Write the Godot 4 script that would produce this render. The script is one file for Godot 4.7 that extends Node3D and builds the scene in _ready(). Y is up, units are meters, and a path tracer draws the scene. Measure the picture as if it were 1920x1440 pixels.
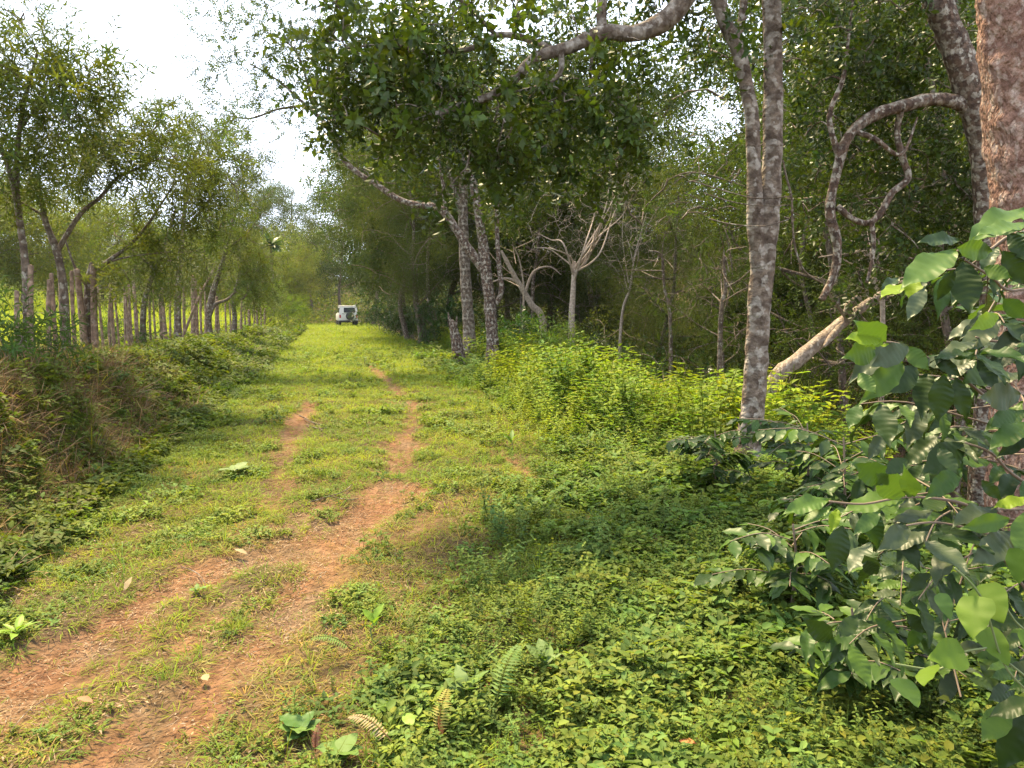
extends Node3D
# A grassy farm track between a weedy bank with a living fence and a wooded slope; backlit by a high hazy sun.

const F := 1440.0          # focal length in pixels of the 1920 x 1440 photograph
const PITCH := 5.55
const EYE := 1.6
var rng := RandomNumberGenerator.new()
var nz := FastNoiseLite.new()
var nf := FastNoiseLite.new()
var taken := {}
var M := {}
var V := {}                # shared leaf, spray and tuft meshes
const MX0 := -8.0
const MS0 := 1.0
const MC := 0.04
const MW := 300
const MH := 650
var soil := PackedFloat32Array()

# ---------------------------------------------------------------- mesh building
class MB:
	var v := PackedVector3Array()
	var c := PackedColorArray()
	var ix := PackedInt32Array()
	func vert(p: Vector3, col := Color.WHITE) -> int:
		v.append(p)
		c.append(col)
		return v.size() - 1
	func tri(a: int, b: int, d: int) -> void:
		ix.append(a)
		ix.append(b)
		ix.append(d)
	func quad(a: Vector3, b: Vector3, d: Vector3, e: Vector3, col := Color.WHITE) -> void:
		var i := vert(a, col)
		vert(b, col)
		vert(d, col)
		vert(e, col)
		tri(i, i + 1, i + 2)
		tri(i, i + 2, i + 3)
	func box(lo: Vector3, hi: Vector3, bev := 0.0, col := Color.WHITE) -> void:
		# a box with chamfered vertical-plane corners, built as three stacked rings
		var b: float = min(bev, 0.45 * min(hi.x - lo.x, min(hi.y - lo.y, hi.z - lo.z)))
		var rings := [[lo.y, b], [lo.y + b, 0.0], [hi.y - b, 0.0], [hi.y, b]]
		var first := v.size()
		for r in rings:
			var k: float = r[1]
			var y: float = r[0]
			for q in [[lo.x + k, lo.z + b], [lo.x + b, lo.z + k], [hi.x - b, lo.z + k], [hi.x - k, lo.z + b], [hi.x - k, hi.z - b], [hi.x - b, hi.z - k], [lo.x + b, hi.z - k], [lo.x + k, hi.z - b]]:
				vert(Vector3(q[0], y, q[1]), col)
		for i in 3:
			for j in 8:
				var a := first + i * 8 + j
				var d := first + i * 8 + (j + 1) % 8
				tri(a, d, a + 8)
				tri(d, d + 8, a + 8)
		for j in range(1, 7):
			tri(first, first + j + 1, first + j)
			tri(first + 24, first + 24 + j, first + 24 + j + 1)
	func tube(p: PackedVector3Array, r: PackedFloat32Array, sides: int, wob := 0.0, col := Color.WHITE, noise: FastNoiseLite = null) -> void:
		var n := p.size()
		if n < 2:
			return
		var d := (p[1] - p[0]).normalized()
		var n1 := d.cross(Vector3(0.31, 0.2, 0.93)).normalized()
		var first := v.size()
		for i in n:
			var nd := (p[min(i + 1, n - 1)] - p[max(i - 1, 0)]).normalized()
			if nd.length_squared() < 0.5:
				nd = d
			n1 = (n1 - nd * n1.dot(nd)).normalized()
			var n2 := nd.cross(n1)
			d = nd
			for j in sides:
				var a := TAU * j / sides
				var k := r[i]
				if wob > 0.0 and noise:
					var q := p[i] + (n1 * cos(a) + n2 * sin(a)) * k
					k *= 1.0 + wob * noise.get_noise_3dv(q * 45.0) + 0.45 * wob * noise.get_noise_3d(q.x * 210.0, q.y * 60.0, q.z * 210.0)
				vert(p[i] + (n1 * cos(a) + n2 * sin(a)) * k, col)
		for i in n - 1:
			for j in sides:
				var a := first + i * sides + j
				var b := a + sides
				var e := first + i * sides + (j + 1) % sides
				tri(a, b, e)
				tri(e, b, e + sides)
		var tip := vert(p[n - 1] + d * r[n - 1] * 0.35, col)
		var l := first + (n - 1) * sides
		for j in sides:
			tri(l + j, tip, l + (j + 1) % sides)
	func leaf(b: Vector3, dir: Vector3, up: Vector3, l: float, w: float, fold: float, droop: float, col: Color, widest := 0.45) -> void:
		var side := dir.cross(up).normalized()
		up = side.cross(dir).normalized()
		var mid := b + dir * l * widest
		var i := vert(b, col)
		vert(mid + side * w * 0.5 + up * fold * w, col)
		vert(mid - side * w * 0.5 + up * fold * w, col)
		vert(mid, col)
		vert(b + dir * l - up * droop * l, col)
		tri(i, i + 3, i + 1)
		tri(i, i + 2, i + 3)
		tri(i + 1, i + 3, i + 4)
		tri(i + 2, i + 4, i + 3)
	func leaf8(b: Vector3, dir: Vector3, up: Vector3, l: float, w: float, fold: float, droop: float, col: Color) -> void:
		# a rounder blade of eight faces, folded along the midrib and drooping to the tip
		var side := dir.cross(up).normalized()
		up = side.cross(dir).normalized()
		var c1 := b + dir * l * 0.22
		var c2 := b + dir * l * 0.58 - up * droop * l * 0.3
		var i := vert(b, col)
		vert(c1 + side * w * 0.42 + up * fold * w * 0.8, col)
		vert(c1 - side * w * 0.42 + up * fold * w * 0.8, col)
		vert(c1, col)
		vert(c2 + side * w * 0.44 + up * fold * w * 0.8, col)
		vert(c2 - side * w * 0.44 + up * fold * w * 0.8, col)
		vert(c2, col)
		vert(b + dir * l - up * droop * l, col)
		for f in [[0, 3, 1], [0, 2, 3], [1, 3, 4], [3, 6, 4], [2, 5, 3], [3, 5, 6], [4, 6, 7], [5, 7, 6]]:
			tri(i + f[0], i + f[1], i + f[2])
	func leaf2(b: Vector3, dir: Vector3, up: Vector3, l: float, w: float, fold: float, col: Color) -> void:
		var side := dir.cross(up).normalized()
		up = side.cross(dir).normalized()
		var mid := b + dir * l * 0.45 + up * fold * w
		var i := vert(b, col)
		vert(mid + side * w * 0.5, col)
		vert(mid - side * w * 0.5, col)
		vert(b + dir * l, col)
		tri(i, i + 3, i + 1)
		tri(i, i + 2, i + 3)
	func blade(b: Vector3, dir: Vector3, l: float, w: float, bend: float, col: Color) -> void:
		# a grass blade of three steps that arches over
		var flat := Vector3(dir.x, 0, dir.z)
		flat = flat.normalized() if flat.length() > 0.01 else Vector3.RIGHT
		var side := flat.cross(Vector3.UP)
		var p := b
		var d := dir
		var last := -1
		for k in 4:
			var ww: float = w * [0.7, 1.0, 0.75, 0.0][k]
			if k < 3:
				var i := vert(p - side * ww * 0.5, col)
				vert(p + side * ww * 0.5, col)
				if last >= 0:
					tri(last, last + 1, i)
					tri(last + 1, i + 1, i)
				last = i
			else:
				var i := vert(p, col)
				tri(last, last + 1, i)
			d = (d + (flat * 0.6 - Vector3.UP) * bend * 0.55).normalized()
			p += d * l / 3.0
	func mesh(origin := Vector3.ZERO) -> ArrayMesh:
		var n := PackedVector3Array()
		n.resize(v.size())
		for t in range(0, ix.size(), 3):
			var a := ix[t]
			var b := ix[t + 1]
			var d := ix[t + 2]
			var f := (v[d] - v[a]).cross(v[b] - v[a])
			n[a] += f
			n[b] += f
			n[d] += f
		for i in n.size():
			n[i] = n[i].normalized() if n[i].length_squared() > 1e-20 else Vector3.UP
		var w := v
		if origin != Vector3.ZERO:
			w = PackedVector3Array()
			w.resize(v.size())
			for i in v.size():
				w[i] = v[i] - origin
		var arr := []
		arr.resize(Mesh.ARRAY_MAX)
		arr[Mesh.ARRAY_VERTEX] = w
		arr[Mesh.ARRAY_NORMAL] = n
		arr[Mesh.ARRAY_COLOR] = c
		arr[Mesh.ARRAY_INDEX] = ix
		var m := ArrayMesh.new()
		m.add_surface_from_arrays(Mesh.PRIMITIVE_TRIANGLES, arr)
		return m

# ---------------------------------------------------------------- naming
func numbered(called: String) -> String:
	var n: int = taken.get(called, 0)
	taken[called] = n + 1
	return called if n == 0 else "%s_%03d" % [called, n]

func tag(o: Node, label: String, category: String, group := "", kind := "") -> Node:
	o.set_meta("label", label)
	if category:
		o.set_meta("category", category)
	if group:
		o.set_meta("group", group)
	if kind:
		o.set_meta("kind", kind)
	return o

func thing(called: String, at: Vector3, label: String, category: String, group := "") -> Node3D:
	var o := Node3D.new()
	o.name = numbered(called)
	add_child(o)
	o.position = at
	tag(o, label, category, group)
	return o

func part(called: String, mesh: Mesh, mat: Material, parent: Node, kind := "") -> MeshInstance3D:
	var o := MeshInstance3D.new()
	o.name = called
	o.mesh = mesh
	o.material_override = mat
	if kind:
		o.set_meta("kind", kind)
	parent.add_child(o, true)
	return o

func multi(called: String, mesh: Mesh, mat: Material, parent: Node, t: Array, c: Array) -> void:
	if t.is_empty():
		return
	var m := MultiMesh.new()
	m.transform_format = MultiMesh.TRANSFORM_3D
	m.use_colors = true
	m.mesh = mesh
	m.instance_count = t.size()
	for i in t.size():
		m.set_instance_transform(i, t[i])
		m.set_instance_color(i, c[i])
	var o := MultiMeshInstance3D.new()
	o.name = called
	o.multimesh = m
	o.material_override = mat
	o.set_meta("kind", "stuff")
	parent.add_child(o, true)

# one mesh that joins copies of several variants, for a single plant's foliage
func joined(meshes: Array, t: Array, c: Array) -> ArrayMesh:
	var src := []
	for m in meshes:
		src.append(m.surface_get_arrays(0))
	var v := PackedVector3Array()
	var n := PackedVector3Array()
	var col := PackedColorArray()
	var ix := PackedInt32Array()
	for i in t.size():
		var s: Array = src[i % src.size()]
		var x: Transform3D = t[i]
		var at := v.size()
		v.append_array(x * (s[Mesh.ARRAY_VERTEX] as PackedVector3Array))
		n.append_array(Transform3D(x.basis.orthonormalized(), Vector3.ZERO) * (s[Mesh.ARRAY_NORMAL] as PackedVector3Array))
		var k: Color = c[i]
		var sc: PackedColorArray = s[Mesh.ARRAY_COLOR]
		for q in sc:
			col.append(q * k)
		var si: PackedInt32Array = s[Mesh.ARRAY_INDEX]
		for q in si:
			ix.append(q + at)
	var arr := []
	arr.resize(Mesh.ARRAY_MAX)
	arr[Mesh.ARRAY_VERTEX] = v
	arr[Mesh.ARRAY_NORMAL] = n
	arr[Mesh.ARRAY_COLOR] = col
	arr[Mesh.ARRAY_INDEX] = ix
	var m := ArrayMesh.new()
	m.add_surface_from_arrays(Mesh.PRIMITIVE_TRIANGLES, arr)
	return m

# spread instances over several variants of a mesh, one MultiMesh each
func scatter(called: String, meshes: Array, mat: Material, parent: Node, t: Array, c: Array) -> void:
	var n := meshes.size()
	for k in n:
		var tt := []
		var cc := []
		for i in range(k, t.size(), n):
			tt.append(t[i])
			cc.append(c[i])
		multi(called, meshes[k], mat, parent, tt, cc)

func stuff(called: String, label: String, category: String) -> Node3D:
	var o := thing(called, Vector3.ZERO, label, category)
	o.set_meta("kind", "stuff")
	return o

# ---------------------------------------------------------------- numbers
func rf(a: float, b: float) -> float:
	return rng.randf_range(a, b)

func ball() -> Vector3:
	while true:
		var p := Vector3(rf(-1, 1), rf(-1, 1), rf(-1, 1))
		if p.length_squared() <= 1.0:
			return p
	return Vector3.ZERO

func shade(c: Color, amount := 0.25, yellow := 0.15) -> Color:
	var k := 1.0 + rf(-amount, amount)
	var y := rf(-yellow, yellow)
	return Color(c.r * k * (1.0 + y), c.g * k * (1.0 + 0.25 * y), c.b * k * (1.0 - y))

func smooth01(a: float, b: float, x: float) -> float:
	var t := clampf((x - a) / (b - a), 0.0, 1.0)
	return t * t * (3.0 - 2.0 * t)

# a point seen at that pixel of the photograph, s metres in front of the camera
func P(px: float, py: float, s: float) -> Vector3:
	var p := deg_to_rad(PITCH)
	var cx := (px - 960.0) / F
	var cy := (720.0 - py) / F
	var d := Vector3(cx, cy * cos(p) - sin(p), -(cos(p) + cy * sin(p)))
	return Vector3(0, EYE, 0) + d * (s / -d.z)

func gp(px: float, py: float) -> Vector3:
	var s := 1.5
	while s < 120.0:
		var q := P(px, py, s)
		if q.y <= hgt(q.x, s):
			break
		s += 0.02 + s * 0.004
	var q := P(px, py, s)
	return Vector3(q.x, hgt(q.x, s), q.z)

func uof(x: float, s: float) -> float:
	return x + 0.24 * s

func bank_top(s: float) -> float:
	if s < 8.0:
		return 0.95
	if s < 13.0:
		return lerpf(0.95, 0.74, (s - 8.0) / 5.0)
	if s < 26.0:
		return lerpf(0.74, 0.55, (s - 13.0) / 13.0)
	return lerpf(0.55, 0.2, clampf((s - 26.0) / 30.0, 0, 1))

func base_height(x: float, s: float) -> float:
	var u := uof(x, s)
	var y := 0.0
	var wide := 0.75 + 0.045 * clampf(s - 6.0, 0, 40)
	var toe := -2.15 + 0.25 * nz.get_noise_2d(s * 6.0, 3.0)
	if u < toe:
		y += bank_top(s) * smooth01(toe, toe - wide, u)
		if u < -4.2:
			var q := -4.2 - u
			y += 0.055 * minf(q, 70.0) + 0.1 * clampf(q - 70.0, 0.0, 60.0)
	if u > 3.4:
		var fade := 1.0 - 0.75 * smooth01(40.0, 70.0, s)
		y -= (2.3 * smooth01(3.4, 11.0, u) + 0.07 * clampf(u - 11.0, 0.0, 30.0)) * fade * smooth01(1.5, 7.0, s + 2.5)
		y += 0.22 * clampf(u - 34.0, 0.0, 60.0)
	if s > 85.0:
		y += 0.08 * minf(s - 85.0, 120.0)
	return y

func hgt(x: float, s: float) -> float:
	var y := base_height(x, s)
	var u := uof(x, s)
	y += 0.05 * nz.get_noise_2d(x * 9.0, s * 9.0) * clampf(s * 0.2, 0.3, 1.0)
	if u < -2.2 and u > -4.4:
		y += 0.12 * nz.get_noise_2d(x * 30.0, s * 30.0)
	if s < 27.0 and x > MX0 and x < 4.0:
		var b := bare(x, s)
		y -= 0.05 * b
		y += 0.014 * nf.get_noise_2d(x * 5.0, s * 5.0) + 0.008 * nf.get_noise_2d(x * 17.0, s * 17.0) * b
	return y

func bare(x: float, s: float) -> float:
	var i := int((x - MX0) / MC)
	var j := int((s - MS0) / MC)
	if soil.is_empty() or i < 0 or j < 0 or i >= MW or j >= MH:
		return 0.0
	return soil[j * MW + i]

func stamp(x: float, s: float, r: float, k: float) -> void:
	var i0 := int((x - r * 1.6 - MX0) / MC)
	var j0 := int((s - r * 1.6 - MS0) / MC)
	var n := int(r * 3.2 / MC) + 1
	for j in range(max(j0, 0), min(j0 + n, MH)):
		for i in range(max(i0, 0), min(i0 + n, MW)):
			var dx := MX0 + (i + 0.5) * MC - x
			var ds := MS0 + (j + 0.5) * MC - s
			var wob := 1.0 + 0.55 * nf.get_noise_2d((dx + x) * 9.0, (ds + s) * 9.0)
			var m := k * (1.0 - smooth01(0.6, 1.15, sqrt(dx * dx + ds * ds) / (r * wob)))
			var at := j * MW + i
			if m > soil[at]:
				soil[at] = m

# turf that has grown back over a worn line: the same list
func mended(pts: Array) -> void:
	for i in pts.size() - 1:
		var a := flat_at(pts[i][0], pts[i][1])
		var b := flat_at(pts[i + 1][0], pts[i + 1][1])
		var n := int(a.distance_to(b) / 0.08) + 1
		for k in n:
			var t := float(k) / n
			var x := lerpf(a.x, b.x, t) + rf(-0.04, 0.04)
			var s := lerpf(a.y, b.y, t)
			var r := lerpf(pts[i][2], pts[i + 1][2], t) * rf(0.6, 1.2)
			for j in range(int((s - r - MS0) / MC), int((s + r - MS0) / MC) + 1):
				for m in range(int((x - r - MX0) / MC), int((x + r - MX0) / MC) + 1):
					if j >= 0 and m >= 0 and j < MH and m < MW:
						var q := Vector2(MX0 + (m + 0.5) * MC - x, MS0 + (j + 0.5) * MC - s).length() / r
						soil[j * MW + m] = minf(soil[j * MW + m], 0.08 + smooth01(0.5, 1.0, q))

# a worn line through pixels of the photograph: [px, py, half width in metres, bareness]
func worn(pts: Array) -> void:
	for i in pts.size() - 1:
		var a := flat_at(pts[i][0], pts[i][1])
		var b := flat_at(pts[i + 1][0], pts[i + 1][1])
		var n := int(a.distance_to(b) / 0.1) + 1
		for k in n:
			var t := float(k) / n
			var r := lerpf(pts[i][2], pts[i + 1][2], t) * rf(0.8, 1.2)
			stamp(lerpf(a.x, b.x, t) + rf(-0.05, 0.05), lerpf(a.y, b.y, t), r, lerpf(pts[i][3], pts[i + 1][3], t))

func flat_at(px: float, py: float) -> Vector2:
	var d := P(px, py, 1.0) - Vector3(0, EYE, 0)
	var s := EYE / -d.y
	return Vector2(d.x * s, s)

# jittered points on the ground in view, as (x, s), between two distances and two offsets from the track
func spots(s0: float, s1: float, u0: float, u1: float, per_m2: float) -> PackedVector2Array:
	var out := PackedVector2Array()
	var step := 1.0 / sqrt(per_m2)
	var s := s0
	while s < s1:
		var x0: float = max(u0 - 0.24 * s, -0.7 * s - 0.4)
		var x1: float = min(u1 - 0.24 * s, 0.7 * s + 0.4)
		var x := x0
		while x < x1:
			out.append(Vector2(x + rf(0, step), s + rf(0, step)))
			x += step
		s += step
	return out

func on_ground(x: float, s: float, scale: float, tilt := 0.2, sink := 0.01) -> Transform3D:
	var b := Basis(Vector3.UP, rf(0, TAU)) * Basis(Vector3.RIGHT, rf(-tilt, tilt))
	return Transform3D(b.scaled(Vector3.ONE * scale), Vector3(x, hgt(x, s) - sink, -s))

func aimed(dir: Vector3, scale: float, at: Vector3) -> Transform3D:
	var y := dir.normalized()
	var x := y.cross(Vector3(rf(-1, 1), rf(-1, 1), rf(-1, 1))).normalized()
	if x.length_squared() < 0.5:
		x = y.cross(Vector3(0.3, 0.5, 0.8)).normalized()
	return Transform3D(Basis(x, y, x.cross(y)).scaled(Vector3.ONE * scale), at)

# a smooth curve through points that carry a radius: [[Vector3, r], ...]
func curve(pts: Array, sub := 4) -> Array:
	var p := PackedVector3Array()
	var r := PackedFloat32Array()
	var n := pts.size()
	for i in n - 1:
		var a: Vector3 = pts[max(i - 1, 0)][0]
		var b: Vector3 = pts[i][0]
		var c: Vector3 = pts[i + 1][0]
		var d: Vector3 = pts[min(i + 2, n - 1)][0]
		for k in sub:
			var t := float(k) / sub
			p.append(0.5 * (2.0 * b + (c - a) * t + (2.0 * a - 5.0 * b + 4.0 * c - d) * t * t + (3.0 * b - a - 3.0 * c + d) * t * t * t))
			r.append(lerpf(pts[i][1], pts[i + 1][1], t))
	p.append(pts[n - 1][0])
	r.append(pts[n - 1][1])
	return [p, r]

func px(list: Array) -> Array:
	var out := []
	for q in list:
		out.append([P(q[0], q[1], q[2]), q[3]])
	return out

# ---------------------------------------------------------------- materials
func noise_tex(freq: float, ramp: Array, size := 512, type := FastNoiseLite.TYPE_SIMPLEX_SMOOTH, oct := 4, sd := 1) -> NoiseTexture2D:
	var n := FastNoiseLite.new()
	n.noise_type = type
	n.frequency = freq
	n.fractal_octaves = oct
	n.seed = sd
	var t := NoiseTexture2D.new()
	t.width = size
	t.height = size
	t.seamless = true
	t.noise = n
	if ramp.size():
		var g := Gradient.new()
		var o := PackedFloat32Array()
		var c := PackedColorArray()
		for k in ramp:
			o.append(k[0])
			c.append(k[1])
		g.offsets = o
		g.colors = c
		t.color_ramp = g
	return t

func lin(r: float, g: float, b: float) -> Color:
	return Color(r, g, b).linear_to_srgb()

func leaf_mat(called: String, rough: float, through: float, spec := 0.5) -> StandardMaterial3D:
	var m := StandardMaterial3D.new()
	m.resource_name = called
	m.vertex_color_use_as_albedo = true
	m.roughness = rough
	m.metallic_specular = spec
	m.cull_mode = BaseMaterial3D.CULL_DISABLED
	m.backlight_enabled = true
	m.backlight = lin(0.95 * through, through, 0.42 * through)
	return m

func plain_mat(called: String, c: Color, rough: float, metal := 0.0) -> StandardMaterial3D:
	var m := StandardMaterial3D.new()
	m.resource_name = called
	m.albedo_color = c
	m.roughness = rough
	m.metallic = metal
	return m

# bark: streaky base, with crusts of pale lichen that have an outline of their own
func bark_mat(called: String, dark: Color, light: Color, crust: Color, share: float, sd: int, patch := 0.012) -> StandardMaterial3D:
	var m := StandardMaterial3D.new()
	m.resource_name = called
	m.albedo_texture = noise_tex(0.014, [[0.0, dark], [0.45, dark.lerp(light, 0.35)], [0.75, light], [1.0, light.lerp(dark, 0.3)]], 512, FastNoiseLite.TYPE_SIMPLEX_SMOOTH, 5, sd)
	m.roughness = 0.9
	m.metallic_specular = 0.3
	m.uv1_triplanar = true
	m.uv1_scale = Vector3(1.5, 1.2, 1.5)
	m.heightmap_enabled = true
	m.heightmap_scale = 1.6
	m.heightmap_texture = noise_tex(0.03, [], 512, FastNoiseLite.TYPE_SIMPLEX, 5, sd + 7)
	if share > 0.0:
		m.detail_enabled = true
		m.detail_blend_mode = BaseMaterial3D.BLEND_MODE_MIX
		m.detail_albedo = noise_tex(0.05, [[0.0, crust.darkened(0.35)], [0.5, crust], [1.0, crust.lightened(0.12)]], 256, FastNoiseLite.TYPE_SIMPLEX, 3, sd + 3)
		var e := 1.0 - share
		m.detail_mask = noise_tex(patch, [[0.0, Color.BLACK], [maxf(e - 0.05, 0.01), Color.BLACK], [e + 0.03, Color(0.6, 0.6, 0.6)], [1.0, Color(0.95, 0.95, 0.95)]], 512, FastNoiseLite.TYPE_SIMPLEX_SMOOTH, 3, sd + 11)
	return m

# ---------------------------------------------------------------- leaves, sprays and tufts
func tone(lo := 0.7, hi := 1.2, yellow := 0.2) -> Color:
	var k := rf(lo, hi)
	var y := rf(-0.1, yellow)
	return Color(k * (1.0 + y), k, k * (1.0 - y))

# a leaf blade along +X with its upper side to +Y, pleated between the side veins
func big_leaf(l: float, w: float, veins: int, pleat: float, droop: float, fold: float, wavy: float, heart := 0.0, cols := 3, per := 4) -> ArrayMesh:
	var b := MB.new()
	var rows := veins * per
	for i in rows + 1:
		var t := float(i) / rows
		var prof := pow(sin(PI * pow(t, 0.9)), 0.95) * (1.0 - 0.3 * smooth01(0.72, 0.95, t)) if heart == 0.0 else pow(sin(PI * pow(t, 0.5)), 0.75)
		for j in range(-cols, cols + 1):
			var q := float(j) / cols
			var half := w * 0.5 * prof * (1.0 + wavy * 0.035 * sin(TAU * t * veins * 0.5 + q * 2.0))
			var x := t * l - heart * l * 0.22 * absf(q) * pow(1.0 - t, 4.0)
			var y := fold * absf(q) * half - droop * l * t * t
			y += pleat * w * absf(q) * (1.35 - 1.0 * absf(q)) * sin(TAU * (t * veins - absf(q) * 0.9)) * minf(prof * 2.0, 1.0)
			y += wavy * 0.07 * w * q * q * sin(TAU * t * 2.6 + (1.5 if q > 0 else 0.0))
			y += wavy * 0.12 * w * q * t * sin(3.0 * t + 0.6)
			var c := Color(1.25, 1.3, 1.35) if j == 0 else Color.WHITE
			c.a = 1.0
			b.vert(Vector3(x, y, q * half), c)
	var n := cols * 2 + 1
	for i in rows:
		for j in n - 1:
			var a := i * n + j
			b.tri(a, a + n, a + 1)
			b.tri(a + 1, a + n, a + n + 1)
	return b.mesh()

func spray(nleaf: int, twig: float, l: float, w: float, out: float, droop: float, distichous: bool, wood := Color(0.5, 0.35, 0.4)) -> ArrayMesh:
	var b := MB.new()
	var bend := Vector3(rf(-0.15, 0.15), 0, rf(-0.15, 0.15))
	var p := PackedVector3Array()
	var r := PackedFloat32Array()
	for k in 4:
		var t := k / 3.0
		p.append(Vector3(0, t * twig, 0) + bend * twig * t * t)
		r.append(0.0035 * (1.0 - 0.7 * t))
	b.tube(p, r, 3, 0.0, wood)
	for i in nleaf:
		var t := (i + 0.6) / nleaf
		var a := (PI * i + rf(-0.5, 0.5)) if distichous else i * 2.4 + rf(-0.4, 0.4)
		var o := Vector3(cos(a), 0, sin(a))
		var d := (o * out + Vector3.UP * (0.35 + 0.6 * t) + ball() * 0.25).normalized()
		var up := (Vector3.UP * 0.8 - o * 0.5 + ball() * 0.5).normalized()
		if absf(up.dot(d)) > 0.95:
			up = o
		b.leaf(Vector3(0, t * twig, 0) + bend * twig * t * t + o * 0.006, d, up, l * rf(0.7, 1.15), w * rf(0.8, 1.15), rf(0.05, 0.3), droop * rf(0.4, 1.3), tone())
	return b.mesh()

# a loose handful of leaves, for crowns too far away to show their twigs
func clump(nleaf: int, r: float, l: float, w: float) -> ArrayMesh:
	var b := MB.new()
	for i in nleaf:
		var p := ball() * r
		p.y *= 0.7
		var d := (p.normalized() + ball() * 0.8 + Vector3(0, -0.25, 0)).normalized()
		var up := (Vector3.UP + ball() * 0.8).normalized()
		if absf(up.dot(d)) > 0.95:
			up = Vector3(0.7, 0.1, 0.7)
		b.leaf2(p, d, up, l * rf(0.6, 1.2), w * rf(0.7, 1.2), rf(0.0, 0.4), tone())
	return b.mesh()

func tuft(nb: int, l0: float, l1: float, w: float, lean: float, bend: float, rad: float) -> ArrayMesh:
	var b := MB.new()
	for i in nb:
		var a := rf(0, TAU)
		var o := Vector3(cos(a), 0, sin(a))
		b.blade(o * rf(0, rad), (Vector3.UP + o * rf(0.1, lean) + ball() * 0.15).normalized(), rf(l0, l1), w * rf(0.6, 1.2), bend * rf(0.3, 1.4), tone(0.65, 1.2, 0.35))
	return b.mesh()

# low broad-leaved weeds: short stems, each with a few ovate leaves
func herb(ns: int, h: float, rad: float, l: float, w: float) -> ArrayMesh:
	var b := MB.new()
	for i in ns:
		var a := rf(0, TAU)
		var foot := Vector3(cos(a), 0, sin(a)) * rad * sqrt(rf(0, 1))
		var top := foot + Vector3(rf(-0.3, 0.3) * h, h * rf(0.35, 1.0), rf(-0.3, 0.3) * h)
		b.tube(PackedVector3Array([foot, top]), PackedFloat32Array([0.0016, 0.001]), 3, 0.0, Color(0.8, 0.75, 0.7))
		var n := 3 + rng.randi() % 4
		var a0 := rf(0, TAU)
		for k in n:
			var aa := a0 + k * 2.2 + rf(-0.4, 0.4)
			var o := Vector3(cos(aa), 0, sin(aa))
			var t := rf(0.45, 1.0)
			b.leaf8(foot.lerp(top, t), (o + Vector3(0, rf(-0.1, 0.6), 0)).normalized(), Vector3.UP, l * rf(0.55, 1.2), w * rf(0.7, 1.2), rf(0.1, 0.35), rf(0.0, 0.3), tone(0.65, 1.2, 0.25))
	return b.mesh()

# an upright weed: a stem with pairs of leaves, smaller towards the tip
func weed(h: float, l: float, w: float, pairs: int) -> ArrayMesh:
	var b := MB.new()
	for s in 2 + rng.randi() % 3:
		var foot := Vector3(rf(-0.06, 0.06), 0, rf(-0.06, 0.06))
		var lean := Vector3(rf(-0.3, 0.3), 0, rf(-0.3, 0.3)) * h
		var hh := h * rf(0.55, 1.0)
		var p := PackedVector3Array()
		var r := PackedFloat32Array()
		for k in 4:
			var t := k / 3.0
			p.append(foot + Vector3(0, hh * t, 0) + lean * t * t)
			r.append(0.003 * (1.0 - 0.6 * t))
		b.tube(p, r, 3, 0.0, Color(0.9, 0.75, 0.7))
		for i in pairs:
			var t := 0.2 + 0.8 * (i + rf(0, 0.6)) / pairs
			var at := foot + Vector3(0, hh * t, 0) + lean * t * t
			var a := i * 1.57 + rf(-0.3, 0.3)
			for q in 2:
				var o := Vector3(cos(a + PI * q), 0, sin(a + PI * q))
				b.leaf8(at, (o + Vector3(0, rf(0.0, 0.55), 0)).normalized(), Vector3.UP, l * rf(0.6, 1.1) * (1.15 - 0.5 * t), w * (1.15 - 0.5 * t), rf(0.08, 0.3), rf(0.05, 0.35), tone(0.7, 1.2, 0.25))
	return b.mesh()

# dry scraps: curled leaf bits and straw lying about
func scraps(n: int, r: float) -> ArrayMesh:
	var b := MB.new()
	for i in n:
		var p := Vector3(rf(-r, r), rf(0.002, 0.012), rf(-r, r))
		var a := rf(0, TAU)
		var d := Vector3(cos(a), rf(-0.15, 0.25), sin(a)).normalized()
		if rng.randf() < 0.6:
			b.leaf(p, d, (Vector3.UP + ball() * 0.5).normalized(), rf(0.009, 0.03), rf(0.004, 0.01), rf(-0.3, 0.4), rf(-0.1, 0.2), tone(0.55, 1.25, 0.15))
		else:
			b.blade(p, d, rf(0.02, 0.08), rf(0.0012, 0.003), rf(0, 0.3), tone(0.7, 1.35, 0.1))
	return b.mesh()

func frond(l: float, pairs: int, w: float) -> ArrayMesh:
	var b := MB.new()
	var p := PackedVector3Array()
	var r := PackedFloat32Array()
	for k in 9:
		var t := k / 8.0
		p.append(Vector3(t * l, 0.28 * l * sin(PI * 0.8 * t), 0))
		r.append(0.0028 * (1.0 - 0.75 * t))
	b.tube(p, r, 4, 0.0, Color(0.7, 0.5, 0.4))
	for i in pairs:
		var t := 0.14 + 0.84 * i / pairs
		var at := Vector3(t * l, 0.28 * l * sin(PI * 0.8 * t), 0)
		var ww := w * pow(sin(PI * (0.18 + 0.8 * t)), 0.8)
		for q in [-1, 1]:
			b.leaf(at, Vector3(0.3, rf(-0.2, 0.1), q).normalized(), Vector3.UP, ww, l * 0.75 / pairs, 0.1, 0.18, tone(0.85, 1.15, 0.15), 0.3)
	return b.mesh()

func several(n: int, f: Callable) -> Array:
	var out := []
	for i in n:
		out.append(f.call())
	return out

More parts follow.
